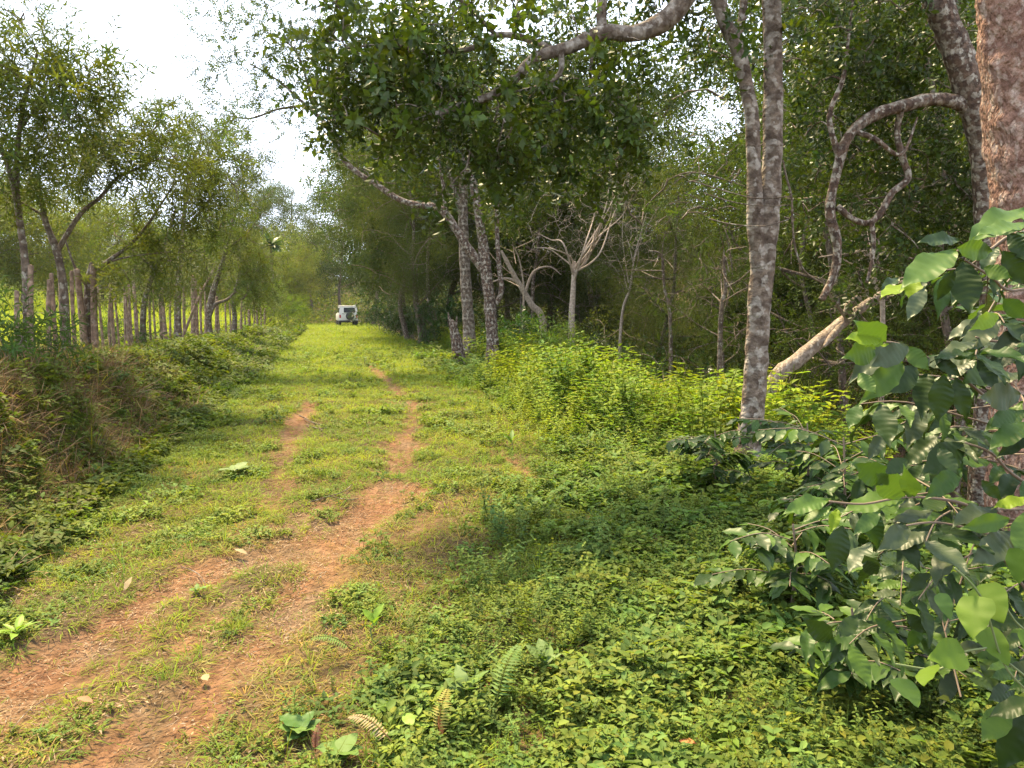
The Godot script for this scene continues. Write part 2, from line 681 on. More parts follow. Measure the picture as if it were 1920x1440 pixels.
func make_library() -> void:
	V.broad = several(4, func(): return spray(13, 0.32, 0.088, 0.043, 1.0, 0.15, false))
	V.lance = several(4, func(): return spray(16, 0.42, 0.135, 0.024, 0.9, 0.3, false))
	V.small = several(4, func(): return spray(20, 0.4, 0.06, 0.03, 1.0, 0.1, false))
	V.clump = several(4, func(): return clump(34, 0.42, 0.13, 0.062))
	V.fine = several(3, func(): return clump(60, 0.45, 0.075, 0.022))
	V.grass = several(4, func(): return tuft(13, 0.05, 0.13, 0.0055, 1.4, 1.0, 0.05))
	V.tall_grass = several(3, func(): return tuft(18, 0.2, 0.5, 0.008, 0.8, 0.7, 0.09))
	V.herb = several(5, func(): return herb(9, 0.08, 0.09, 0.034, 0.018))
	V.herb_big = several(4, func(): return herb(7, 0.14, 0.1, 0.055, 0.03))
	V.weed = several(5, func(): return weed(0.55, 0.075, 0.034, 8))
	V.scraps = several(4, func(): return scraps(44, 0.13))
	V.coffee = [big_leaf(1, 0.4, 9, 0.045, 0.14, 0.15, 0.8), big_leaf(1, 0.37, 10, 0.055, 0.25, 0.25, 1.2), big_leaf(1, 0.42, 9, 0.04, 0.08, 0.1, 0.8), big_leaf(1, 0.35, 8, 0.05, 0.34, 0.35, 1.4)]
	V.coffee_far = [big_leaf(1, 0.42, 4, 0.05, 0.15, 0.15, 0.6, 0.0, 2, 3), big_leaf(1, 0.4, 4, 0.06, 0.28, 0.25, 0.8, 0.0, 2, 3)]
	V.heart = [big_leaf(1, 0.98, 4, 0.012, 0.1, 0.06, 0.3, 1.0), big_leaf(1, 0.9, 4, 0.015, 0.2, 0.12, 0.5, 1.0)]
	V.ovate = [big_leaf(1, 0.5, 6, 0.02, 0.15, 0.15, 0.5, 0.0, 2, 3), big_leaf(1, 0.42, 6, 0.025, 0.25, 0.2, 0.6, 0.0, 2, 3)]
	V.strap = [big_leaf(1, 0.28, 5, 0.015, 0.3, 0.25, 0.5, 0.0, 2, 3), big_leaf(1, 0.24, 5, 0.015, 0.18, 0.3, 0.3, 0.0, 2, 3)]

# ---------------------------------------------------------------- trees
# trunk and limbs are lists of [point, radius]; the crown grows from them towards the points in goals
func tree(called: String, label: String, category: String, group: String, trunk: Array, limbs: Array, goals: PackedVector3Array, how: Dictionary) -> Node3D:
	var base: Vector3 = trunk[0][0]
	var root := thing(called, base, label, category, group)
	var bark: Material = how.bark
	var sides: int = how.get("sides", 12)
	var first: Vector3 = trunk[0][0]
	var foot := [[first + Vector3(0, -0.25, 0), trunk[0][1] * 1.5], [first + Vector3(0, 0.02, 0), trunk[0][1] * 1.22]]
	var full := foot + trunk.slice(1)
	var t := curve(full, how.get("fine", 6))
	var b := MB.new()
	b.tube(t[0], t[1], sides, how.get("wob", 0.16), Color.WHITE, nz)
	part("trunk", b.mesh(base), bark, root)
	var nodes := PackedVector3Array()
	var tp: PackedVector3Array = t[0]
	for i in range(int(tp.size() * how.get("from", 0.5)), tp.size()):
		nodes.append(tp[i])
	for l in limbs:
		var c := curve(l, 5)
		var m := MB.new()
		m.tube(c[0], c[1], max(6, sides - 4), how.get("wob", 0.16), Color.WHITE, nz)
		part("limb", m.mesh(base), bark, root)
		nodes.append_array(c[0].slice(2))
	if goals.is_empty():
		return root
	crown(root, base, nodes, goals, how)
	return root

func crown(root: Node3D, base: Vector3, nodes: PackedVector3Array, goals: PackedVector3Array, how: Dictionary) -> void:
	var order := []
	for g in goals:
		var near := 1e9
		for q in nodes:
			near = minf(near, q.distance_squared_to(g))
		order.append([near, g])
	order.sort_custom(func(a, b): return a[0] < b[0])
	var w := MB.new()
	var tr := []
	var cl := []
	var per: int = how.get("per", 4)
	var size: float = how.get("size", 1.0)
	var spread: float = how.get("spread", 0.25)
	var droop: float = how.get("droop", 0.2)
	var tint: Color = how.get("tint", Color(0.05, 0.08, 0.02))
	var dry: float = how.get("dry", 0.0)
	for o in order:
		var g: Vector3 = o[1]
		var near := 1e9
		var at := nodes[0]
		for q in nodes:
			var d := q.distance_squared_to(g)
			if d < near:
				near = d
				at = q
		var len := sqrt(near)
		if len > how.get("reach", 3.0):
			continue
		var side := ball() * len * 0.18
		var m1 := at.lerp(g, 0.35) + Vector3(0, 0.08 * len, 0) + side
		var m2 := at.lerp(g, 0.7) + Vector3(0, 0.09 * len, 0) + side * 0.6
		var rr: float = clampf(0.006 + 0.012 * len, 0.006, 0.05) * how.get("thick", 1.0)
		w.tube(PackedVector3Array([at, m1, m2, g]), PackedFloat32Array([rr, rr * 0.8, rr * 0.6, rr * 0.4]), 5)
		nodes.append(m1)
		nodes.append(m2)
		nodes.append(g)
		var c0 := shade(tint, 0.22, 0.12)
		for k in per:
			var f := ball()
			var from := m2.lerp(g, rf(0.2, 1.0))
			var dir := ((g - at).normalized() * 0.5 + f * 0.9 + Vector3(0, -droop, 0))
			tr.append(aimed(dir, size * rf(0.7, 1.25), from + f * spread - base))
			var c := shade(c0, 0.2, 0.12)
			if rng.randf() < dry:
				c = Color(0.35, 0.2, 0.03)
			cl.append(c)
	if w.v.size():
		part("twigs", w.mesh(base), how.bark, root, "stuff")
	if per > 0:
		part("crown", joined(how.spray, tr, cl), how.mat, root, "stuff")

# points inside a lump of crown seen round a pixel: [px, py, s, radius in pixels, count]
func lumps(list: Array, flat := 0.85, deep := 0.8) -> PackedVector3Array:
	var out := PackedVector3Array()
	for l in list:
		var c := P(l[0], l[1], l[2])
		var r: float = l[3] / F * l[2]
		for i in int(l[4]):
			var q := ball()
			out.append(c + Vector3(q.x * r, q.y * r * flat, q.z * r * deep))
	return out

# a free-standing tree grown by rule, its foot at the origin
func grown(called: String, label: String, group: String, h: float, from: float, rad: float, tr: float, nlimb: int, ngoal: int, how: Dictionary) -> Node3D:
	var trunk := []
	var wander := Vector3.ZERO
	for i in 6:
		var t := i / 5.0
		trunk.append([Vector3(0, h * 0.85 * t, 0) + wander, tr * (1.0 - 0.75 * t)])
		wander += Vector3(rf(-1, 1), 0, rf(-1, 1)) * h * 0.035
	var limbs := []
	var goals := PackedVector3Array()
	for i in nlimb:
		var t := from + (0.95 - from) * (i + rf(0, 0.8)) / nlimb
		var k: float = t * 5.0
		var a0: Vector3 = trunk[int(minf(k, 4))][0]
		var a1: Vector3 = trunk[int(minf(k, 4)) + 1][0]
		var at := a0.lerp(a1, minf(k - int(minf(k, 4)), 1.0))
		var ang := i * 2.4 + rf(-0.5, 0.5)
		var len := rad * rf(0.6, 1.0) * (1.15 - 0.6 * absf(t - 0.6))
		var o := Vector3(cos(ang), 0, sin(ang))
		var end := at + o * len + Vector3(0, len * rf(0.1, 0.7), 0)
		limbs.append([[at, tr * 0.45 * (1.1 - t * 0.5)], [at.lerp(end, 0.4) + Vector3(rf(-0.2, 0.2), -0.05, rf(-0.2, 0.2)) * len, tr * 0.3], [at.lerp(end, 0.75) + ball() * 0.1 * len, tr * 0.2], [end, tr * 0.08]])
		for g in ngoal / nlimb:
			var q := ball()
			var r := rad * 0.5
			goals.append(at.lerp(end, rf(0.35, 1.05)) + Vector3(q.x * r, q.y * r * 0.7, q.z * r))
	return tree(called, label, "tree", group, trunk, limbs, goals, how)

func again(o: Node3D, at: Vector3, turn: float, size: float, label := "") -> Node3D:
	var base := String(o.name)
	if base.length() > 4 and base[base.length() - 4] == "_" and base.right(3).is_valid_int():
		base = base.left(base.length() - 4)
	var c: Node3D = o.duplicate()
	c.name = numbered(base)
	add_child(c)
	c.position = at
	c.rotation.y = turn
	c.scale = Vector3.ONE * size
	if label:
		c.set_meta("label", label)
	return c

# ---------------------------------------------------------------- the scene
func _ready() -> void:
	rng.seed = 20240611
	nz.seed = 5
	nz.frequency = 0.08
	nf.seed = 9
	nf.frequency = 0.3
	nf.fractal_octaves = 3
	var cam := Camera3D.new()
	cam.name = "camera"
	cam.position = Vector3(0, EYE, 0)
	cam.rotation_degrees = Vector3(-PITCH, 0, 0)
	cam.fov = rad_to_deg(2.0 * atan(720.0 / F))
	cam.near = 0.1
	cam.far = 900.0
	add_child(cam)
	cam.current = true
	var env := Environment.new()
	env.background_mode = Environment.BG_SKY
	var sm := ProceduralSkyMaterial.new()
	sm.sky_top_color = Color(0.86, 0.91, 0.99)
	sm.sky_horizon_color = Color(0.9, 0.94, 1.0)
	sm.sky_curve = 0.2
	sm.ground_bottom_color = Color(0.3, 0.32, 0.2)
	sm.ground_horizon_color = Color(0.6, 0.62, 0.5)
	sm.sun_angle_max = 12.0
	sm.sun_curve = 0.1
	var sky := Sky.new()
	sky.sky_material = sm
	env.sky = sky
	env.ambient_light_source = Environment.AMBIENT_SOURCE_SKY
	env.tonemap_mode = Environment.TONE_MAPPER_LINEAR
	env.tonemap_exposure = 4.3
	env.fog_enabled = true
	env.fog_density = 0.00015
	env.fog_light_color = Color(0.93, 0.94, 0.97)
	env.background_energy_multiplier = 0.74
	env.sdfgi_enabled = true
	env.ssao_enabled = true
	env.ssil_enabled = true
	var we := WorldEnvironment.new()
	we.name = "environment"
	we.environment = env
	add_child(we)
	var sun := DirectionalLight3D.new()
	sun.name = "sun"
	sun.light_energy = 1.35
	sun.light_color = Color(1.0, 0.91, 0.72)
	sun.light_angular_distance = 9.0
	sun.shadow_enabled = true
	add_child(sun)
	# high, ahead and over the pasture: shadows fall across the track towards the wood and the camera
	sun.look_at_from_position(Vector3(-28, 85, -44), Vector3.ZERO, Vector3.UP)
	make_materials()
	make_leaf_tones()
	make_library()
	make_ground()
	make_cover()
	make_fence()
	make_left_trees()
	make_middle_trees()
	make_right_trees()
	make_forest()
	make_shrubs()
	make_car()
	make_coffee()
	make_plants()

func make_materials() -> void:
	M.leaf = leaf_mat("leaf", 0.6, 0.95, 0.24)
	M.gloss = leaf_mat("glossy_leaf", 0.4, 0.8, 0.36)
	M.grass = leaf_mat("grass_blade", 0.62, 0.95, 0.22)
	M.dry = leaf_mat("dry_leaf", 0.8, 0.3, 0.3)
	M.bark_mottled = bark_mat("mottled_bark", lin(0.035, 0.022, 0.016), lin(0.15, 0.095, 0.065), lin(0.44, 0.39, 0.31), 0.38, 21, 0.013)
	M.bark_pale = bark_mat("pale_bark", lin(0.05, 0.034, 0.024), lin(0.2, 0.15, 0.11), lin(0.38, 0.33, 0.27), 0.4, 35, 0.012)
	M.bark_red = bark_mat("red_bark", lin(0.1, 0.05, 0.035), lin(0.33, 0.19, 0.135), lin(0.46, 0.35, 0.28), 0.36, 51, 0.014)
	M.bark_grey = bark_mat("grey_bark", lin(0.05, 0.035, 0.025), lin(0.17, 0.125, 0.09), lin(0.4, 0.37, 0.3), 0.28, 63)
	M.bark_dead = bark_mat("dead_wood", lin(0.2, 0.15, 0.11), lin(0.42, 0.34, 0.26), lin(0.5, 0.44, 0.36), 0.25, 77)
	M.post = bark_mat("weathered_post", lin(0.11, 0.07, 0.048), lin(0.34, 0.23, 0.16), lin(0.4, 0.33, 0.25), 0.2, 91)
	M.bark_log = bark_mat("weathered_log", lin(0.09, 0.065, 0.045), lin(0.28, 0.21, 0.155), lin(0.42, 0.36, 0.28), 0.36, 103, 0.014)
	M.bark_pale.uv1_scale = Vector3(1.2, 1.0, 1.2)
	M.bark_red.uv1_scale = Vector3(1.8, 0.9, 1.8)
	M.bark_red.heightmap_scale = 3.0
	M.wire = plain_mat("wire", lin(0.16, 0.13, 0.11), 0.6, 0.6)
	M.soil = StandardMaterial3D.new()
	M.soil.resource_name = "soil"
	M.soil.vertex_color_use_as_albedo = true
	M.soil.albedo_texture = noise_tex(0.02, [[0.0, Color(0.66, 0.64, 0.62)], [0.5, Color(0.88, 0.87, 0.86)], [1.0, Color(1.0, 1.0, 1.0)]], 1024, FastNoiseLite.TYPE_SIMPLEX, 6, 4)
	M.soil.roughness = 0.95
	M.soil.metallic_specular = 0.2
	M.soil.uv1_triplanar = true
	M.soil.uv1_world_triplanar = true
	M.soil.uv1_scale = Vector3.ONE * 0.45
	M.soil.heightmap_enabled = true
	M.soil.heightmap_scale = 2.5
	M.soil.heightmap_texture = noise_tex(0.05, [], 1024, FastNoiseLite.TYPE_SIMPLEX, 6, 8)

func make_ground() -> void:
	soil.resize(MW * MH)
	soil.fill(0.0)
	worn([[690, 682, 0.16, 0.7], [712, 700, 0.18, 0.95], [738, 724, 0.14, 0.85], [752, 742, 0.2, 0.9]])
	worn([[735, 752, 0.22, 0.85], [770, 755, 0.26, 0.95], [805, 762, 0.16, 0.6]])
	worn([[772, 760, 0.16, 0.7], [775, 775, 0.14, 0.65], [768, 800, 0.16, 0.7], [758, 825, 0.16, 0.75]])
	worn([[722, 835, 0.16, 0.7], [757, 828, 0.24, 0.95], [795, 838, 0.12, 0.55]])
	worn([[752, 840, 0.18, 0.75], [748, 862, 0.18, 0.7], [742, 885, 0.2, 0.8]])
	worn([[700, 925, 0.2, 0.85], [742, 912, 0.26, 0.95], [785, 925, 0.14, 0.7]])
	worn([[722, 940, 0.3, 1], [680, 965, 0.26, 0.9], [655, 992, 0.22, 0.8]])
	worn([[655, 985, 0.26, 0.6], [580, 1022, 0.28, 0.6], [480, 1050, 0.26, 0.85], [400, 1062, 0.22, 0.9], [320, 1100, 0.2, 0.95], [250, 1140, 0.16, 0.85], [190, 1185, 0.2, 0.75], [90, 1232, 0.22, 0.95], [10, 1270, 0.22, 0.95], [-90, 1320, 0.3, 0.9]])
	worn([[650, 1000, 0.2, 0.8], [610, 1060, 0.2, 0.7], [560, 1120, 0.18, 0.75], [500, 1190, 0.16, 0.55], [420, 1265, 0.18, 0.75], [340, 1330, 0.2, 0.75], [240, 1400, 0.22, 0.75], [150, 1470, 0.25, 0.75]])
	worn([[420, 1120, 0.25, 0.4], [300, 1180, 0.24, 0.6], [220, 1230, 0.22, 0.55], [120, 1290, 0.24, 0.6], [20, 1350, 0.24, 0.6]])
	mended([[20, 1425, 0.12, 0], [120, 1345, 0.14, 0], [230, 1262, 0.12, 0], [310, 1200, 0.1, 0], [360, 1130, 0.1, 0], [450, 1100, 0.1, 0]])
	mended([[420, 1180, 0.08, 0], [470, 1140, 0.08, 0], [540, 1075, 0.07, 0]])
	mended([[120, 1180, 0.1, 0], [190, 1150, 0.08, 0], [240, 1110, 0.06, 0]])
	worn([[580, 752, 0.14, 0.7], [568, 780, 0.24, 1], [552, 806, 0.22, 0.95], [535, 832, 0.16, 0.7], [528, 870, 0.14, 0.5], [520, 910, 0.14, 0.4], [500, 960, 0.16, 0.4]])
	worn([[905, 835, 0.07, 0.7], [940, 852, 0.1, 0.9], [972, 872, 0.1, 0.9], [1002, 892, 0.06, 0.7], [1050, 935, 0.04, 0.5], [1095, 975, 0.05, 0.6]])
	worn([[850, 930, 0.1, 0.35], [790, 985, 0.14, 0.45], [740, 1020, 0.12, 0.45]])
	worn([[1150, 1068, 0.05, 0.8], [1165, 1080, 0.05, 0.8]])
	worn([[340, 797, 0.14, 0.6], [390, 795, 0.12, 0.5]])
	worn([[810, 1405, 0.05, 0.7], [870, 1420, 0.05, 0.7]])
	worn([[1190, 1410, 0.06, 0.8], [1290, 1420, 0.06, 0.8]])
	worn([[530, 905, 0.14, 0.5], [560, 915, 0.12, 0.45]])
	worn([[620, 940, 0.12, 0.55], [540, 985, 0.14, 0.5], [440, 1010, 0.12, 0.4]])
	var b := MB.new()
	var nx := 400
	var ns := 420
	for j in ns + 1:
		var q := float(j) / ns
		var s := -10.0 + 24.0 * q + 400.0 * pow(q, 5.0)
		for i in nx + 1:
			var a := float(i) / nx * 2.0 - 1.0
			var x := 11.0 * a + 380.0 * pow(a, 5.0)
			var u := uof(x, s)
			b.v.append(Vector3(x, hgt(x, s), -s))
			var k := clampf(bare(x, s) * (0.9 + 0.9 * nf.get_noise_2d(x * 14.0, s * 14.0)), 0.0, 1.0)
			var n1 := nf.get_noise_2d(x * 3.0, s * 3.0)
			var under := Color(0.11 + 0.04 * n1, 0.075 + 0.025 * n1, 0.038)
			if u > 5.0:
				under = under.lerp(Color(0.15 + 0.05 * n1, 0.1 + 0.03 * n1, 0.06), smooth01(5.0, 8.0, u))
			if u < -4.5:
				under = under.lerp(Color(0.13, 0.16, 0.04), smooth01(-4.5, -6.0, u))
			var clay := Color(0.205 + 0.06 * n1, 0.106 + 0.034 * n1, 0.055 + 0.018 * n1)
			var dusty := nf.get_noise_2d(x * 6.0 + 40.0, s * 6.0)
			if dusty > 0.1:
				clay = clay.lerp(Color(0.19, 0.135, 0.085), clampf(dusty * 1.4, 0, 0.7))
			b.c.append(under.lerp(clay, k))
	for j in ns:
		for i in nx:
			var a := j * (nx + 1) + i
			b.tri(a, a + nx + 1, a + 1)
			b.tri(a + 1, a + nx + 1, a + nx + 2)
	var g := part("ground", b.mesh(), M.soil, self)
	tag(g, "reddish brown earth of the farm track, its banks and the wooded slope", "ground", "", "structure")

# how rank the growth is: 0 trodden turf, 1 rank weeds on the shaded side of the track
func lush(x: float, s: float) -> float:
	var u := uof(x, s)
	var edge := -1.15 + 0.17 * s if s < 7.5 else 0.1 + 0.02 * s
	return smooth01(-0.25, 0.5, x - edge + 0.35 * nf.get_noise_2d(x * 3.0, s * 3.0)) if s < 9.0 else smooth01(2.2, 3.4, u)

func make_cover() -> void:
	# --- short turf of the track
	var t := []
	var c := []
	var bands := [[1.9, 6.0, 620.0, 0.75], [6.0, 12.0, 420.0, 0.95], [12.0, 22.0, 190.0, 1.3], [22.0, 45.0, 60.0, 1.9], [45.0, 84.0, 20.0, 2.8]]
	for bd in bands:
		for q in spots(bd[0], bd[1], -2.9, 4.6, bd[2]):
			var k := bare(q.x, q.y)
			var pt := nf.get_noise_2d(q.x * 2.2, q.y * 2.2)
			if rng.randf() < k * 0.9:
				continue
			var dry := clampf(0.15 + 0.8 * nf.get_noise_2d(q.x * 1.3 + 30.0, q.y * 1.3), 0.0, 0.7) * smooth01(9.0, 5.5, q.y) * (1.0 - lush(q.x, q.y))
			var g := Color(0.23, 0.275, 0.026).lerp(Color(0.15, 0.21, 0.026), clampf(0.5 + pt * 1.2, 0, 1))
			if rng.randf() < dry:
				g = Color(0.3, 0.23, 0.085)
			var far := smooth01(10.0, 40.0, q.y)
			t.append(on_ground(q.x, q.y, bd[3] * rf(0.6, 1.25) * (1.0 + 0.5 * far) * (1.0 - 0.35 * k), 0.3))
			c.append(shade(g, 0.25, 0.2))
	scatter("turf_tuft", V.grass, M.grass, stuff("grass", "short green and straw coloured grass growing over the farm track", "grass"), t, c)
	# --- creeping broad-leaved weeds among and beside the turf
	t = []
	c = []
	for bd in [[1.9, 5.0, 720.0, 0.6], [5.0, 9.0, 380.0, 0.75], [9.0, 16.0, 110.0, 1.25], [16.0, 32.0, 36.0, 1.9]]:
		for q in spots(bd[0], bd[1], -2.7, 6.0, bd[2]):
			var l := lush(q.x, q.y)
			var pt := nf.get_noise_2d(q.x * 2.6 + 11.0, q.y * 2.6)
			var keep := maxf(l * 1.1, 0.3 + 0.9 * pt)
			var toe := smooth01(-1.2, -2.0, uof(q.x, q.y))
			keep = maxf(keep, toe)
			var high := nf.get_noise_2d(q.x * 4.5 + 60.0, q.y * 4.5)
			if rng.randf() > keep - bare(q.x, q.y) * 1.1 - (0.55 if high < -0.28 else 0.1):
				continue
			var other := maxf(nf.get_noise_2d(q.x * 2.2 + 90.0, q.y * 2.2), nf.get_noise_2d(q.x * 2.4 - 50.0, q.y * 2.4))
			if l > 0.3 and rng.randf() < smooth01(0.0, 0.2, other) * 0.75:
				continue
			t.append(on_ground(q.x, q.y, bd[3] * rf(0.5, 1.5) * (0.75 + 0.45 * l) * (1.0 + 1.3 * high) * (1.0 + 0.35 * l * smooth01(0.0, 1.5, q.x)), 0.4))
			var g := Color(0.11, 0.178, 0.034).lerp(Color(0.185, 0.245, 0.05), clampf(0.5 + 0.9 * pt, 0, 1))
			c.append(shade(g, 0.3, 0.18))
	scatter("weed_patch", V.herb, M.leaf, stuff("ground_cover", "low creeping small-leaved weeds covering the ground beside the bare wheel tracks", "weeds"), t, c)
	var sp := []
	var sc := []
	# --- taller leafy herbs on the shaded side, close to the coffee
	t = []
	c = []
	for bd in [[1.8, 5.0, 130.0, 0.68], [5.0, 10.0, 80.0, 0.95]]:
		for q in spots(bd[0], bd[1], -1.0, 7.5, bd[2]):
			var l := lush(q.x, q.y)
			if rng.randf() > l * clampf(0.35 + 0.35 * (q.x - 0.2), 0.08, 1.0):
				continue
			t.append(on_ground(q.x, q.y, bd[3] * rf(0.5, 1.6) * clampf(0.8 + 0.25 * q.x, 0.8, 1.5), 0.25))
			c.append(shade(Color(0.115, 0.185, 0.036), 0.3, 0.15))
	for bd in [[1.8, 4.2, 190.0, 0.36], [4.2, 9.0, 90.0, 0.55]]:
		for q in spots(bd[0], bd[1], -1.6, 7.0, bd[2]):
			if rng.randf() > lush(q.x, q.y) * (0.2 + 0.75 * smooth01(0.0, 0.25, nf.get_noise_2d(q.x * 2.2 + 90.0, q.y * 2.2))):
				continue
			sp.append(on_ground(q.x, q.y, bd[3] * rf(0.45, 1.4), 0.5))
			sc.append(shade(Color(0.135, 0.195, 0.04), 0.35, 0.2))
	scatter("sprig", V.weed, M.leaf, stuff("weed_sprigs", "slender upright sprigs standing out of the creeping weeds", "weeds"), sp, sc)
	scatter("herb_clump", V.herb_big, M.leaf, stuff("leafy_undergrowth", "dense ankle-high leafy herbs spreading below the coffee branches", "undergrowth"), t, c)
	# --- rank sunlit weeds along the shoulder
	t = []
	c = []
	for q in spots(7.0, 34.0, 1.7, 7.6, 30.0):
		var u := uof(q.x, q.y)
		var d := nf.get_noise_2d(q.x * 0.8, q.y * 0.8)
		if rng.randf() > smooth01(1.9, 3.4, u + 0.8 * d) * (1.0 - smooth01(6.4, 7.6, u)) * smooth01(7.6, 9.2, q.y + 0.25 * (3.5 - u)) * (1.0 - smooth01(14.0, 19.0, q.y) * (1.0 - smooth01(4.4, 5.2, u))):
			continue
		t.append(on_ground(q.x, q.y, rf(0.5, 1.3) * (0.5 + 1.6 * smooth01(2.4, 4.4, u)) * (1.0 + 0.5 * d), 0.3))
		c.append(shade(Color(0.25, 0.32, 0.026).lerp(Color(0.12, 0.2, 0.028), clampf(0.5 + 1.6 * nf.get_noise_2d(q.x * 2.0 + 15.0, q.y * 2.0), 0, 1)), 0.28, 0.18))
	scatter("weed_stem", V.weed, M.leaf, stuff("tall_weeds", "bright yellow-green knee-high weeds on the shoulder above the wooded slope", "weeds"), t, c)
	# --- bank
	t = []
	c = []
	var td := []
	var cd := []
	for bd in [[3.5, 9.0, 220.0, 0.9], [9.0, 16.0, 110.0, 1.15], [16.0, 34.0, 45.0, 1.6], [34.0, 60.0, 12.0, 2.6]]:
		for q in spots(bd[0], bd[1], -5.2, -1.9, bd[2]):
			var u := uof(q.x, q.y)
			if rng.randf() > 0.86 + 0.5 * nf.get_noise_2d(q.x * 2.0, q.y * 2.0):
				continue
			if rng.randf() < (0.6 + 0.6 * nf.get_noise_2d(q.x * 1.5, q.y * 1.5 + 33.0)) * smooth01(-1.9, -2.3, u) * (1.0 - smooth01(9.0, 15.0, q.y)):
				td.append(on_ground(q.x, q.y, bd[3] * rf(0.4, 1.0), 0.9))
				cd.append(shade(Color(0.19, 0.125, 0.07), 0.45, 0.1))
				continue
			var g := Color(0.07, 0.108, 0.02).lerp(Color(0.12, 0.155, 0.025), clampf(0.5 + 1.2 * nf.get_noise_2d(q.x * 1.2 + 9.0, q.y * 1.2), 0, 1))  # greens lowered so the shade on the bank is part of the tint
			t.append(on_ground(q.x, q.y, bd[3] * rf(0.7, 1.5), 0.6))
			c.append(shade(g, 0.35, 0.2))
	var bank := stuff("bank_weeds", "green trailing weeds and small leaves, tint darkened for shade, overgrowing the cut earth bank", "weeds")
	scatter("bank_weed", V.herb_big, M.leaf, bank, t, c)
	scatter("dead_tuft", V.tall_grass, M.dry, stuff("dead_weeds", "brown withered stalks and dead grass hanging on the earth bank", "dead weeds"), td, cd)
	t = []
	c = []
	for q in spots(1.9, 9.0, -2.0, 6.0, 90.0):
		if rng.randf() > 0.16 + 0.7 * lush(q.x, q.y) * smooth01(0.0, 0.2, nf.get_noise_2d(q.x * 2.4 - 50.0, q.y * 2.4)) - bare(q.x, q.y):
			continue
		t.append(on_ground(q.x, q.y, rf(0.18, 0.55), 0.5))
		c.append(shade(Color(0.16, 0.22, 0.035), 0.3, 0.25))
	for q in spots(5.0, 40.0, -4.2, -2.5, 7.0):
		var u := uof(q.x, q.y)
		if rng.randf() > 0.25 + 0.6 * smooth01(-2.6, -3.4, u):
			continue
		t.append(on_ground(q.x, q.y, rf(0.6, 1.2), 0.35))
		c.append(shade(Color(0.16, 0.19, 0.035), 0.3, 0.25))
	scatter("verge_tuft", V.tall_grass, M.grass, stuff("verge_grass", "long arching grass blades on the bank and among the near weeds", "grass"), t, c)
	# --- pasture
	t = []
	c = []
	for bd in [[6.0, 20.0, 14.0, 1.3], [20.0, 45.0, 5.0, 2.2], [45.0, 100.0, 0.9, 5.0]]:
		for q in spots(bd[0], bd[1], -75.0, -4.6, bd[2]):
			t.append(on_ground(q.x, q.y, bd[3] * rf(0.6, 1.1), 0.3))
			c.append(shade(Color(0.27, 0.33, 0.035), 0.2, 0.2))
	scatter("pasture_tuft", V.tall_grass, M.grass, stuff("pasture_grass", "bright sunlit meadow grass beyond the fence", "grass"), t, c)
	# --- floor of the wood
	t = []
	c = []
	for bd in [[7.0, 16.0, 9.0, 0.9], [16.0, 40.0, 8.0, 1.3], [40.0, 90.0, 3.0, 2.2]]:
		for q in spots(bd[0], bd[1], 6.5, 80.0, bd[2]):
			if rng.randf() > 0.55 + 0.8 * nf.get_noise_2d(q.x * 0.5, q.y * 0.5):
				continue
			t.append(on_ground(q.x, q.y, bd[3] * rf(0.6, 1.2), 0.5, -0.2 - smooth01(13.0, 20.0, q.y) * rf(0.0, 2.8) * smooth01(6.0, 9.0, uof(q.x, q.y))))
			c.append(shade(Color(0.065, 0.085, 0.022), 0.35, 0.25))
	for q in spots(76.0, 130.0, -45.0, 10.0, 0.35):
		t.append(on_ground(q.x, q.y, rf(2.0, 3.6), 0.5, -0.6))
		c.append(shade(Color(0.12, 0.15, 0.03), 0.35, 0.25))
	scatter("low_foliage", V.clump, M.leaf, stuff("forest_undergrowth", "tangled undergrowth on the floor of the wood", "undergrowth"), t, c)
	# --- litter on the worn ground
	t = []
	c = []
	for q in spots(1.9, 9.0, -2.6, 3.0, 60.0):
		var k := bare(q.x, q.y)
		var w := maxf(k * 0.9, 0.45 * (1.0 - lush(q.x, q.y)) * smooth01(7.0, 4.5, q.y))
		if rng.randf() > w * clampf(0.55 + 1.3 * nf.get_noise_2d(q.x * 2.0 + 70.0, q.y * 2.0) + 0.5 * smooth01(5.5, 3.5, q.y), 0.05, 1.0):
			continue
		t.append(on_ground(q.x, q.y, rf(0.8, 1.3), 0.1, 0.0))
		c.append(shade(Color(0.22, 0.15, 0.09), 0.4, 0.1))
	for q in spots(6.0, 26.0, 5.0, 18.0, 6.0):
		t.append(on_ground(q.x, q.y, rf(1.5, 3.0), 0.1, 0.0))
		c.append(shade(Color(0.22, 0.14, 0.085), 0.3, 0.1))
	scatter("litter_patch", V.scraps, M.dry, stuff("leaf_litter", "dry brown leaf scraps and straw strewn over the worn earth", "litter"), t, c)

# where the fence line stands at that pixel column
func fence_s(x: float) -> float:
	return 5472.0 / (614.4 - x)

func footing(x: float, s: float) -> Vector3:
	var wx := (x - 960.0) / F * s * 0.998
	return Vector3(wx, hgt(wx, s), -s)

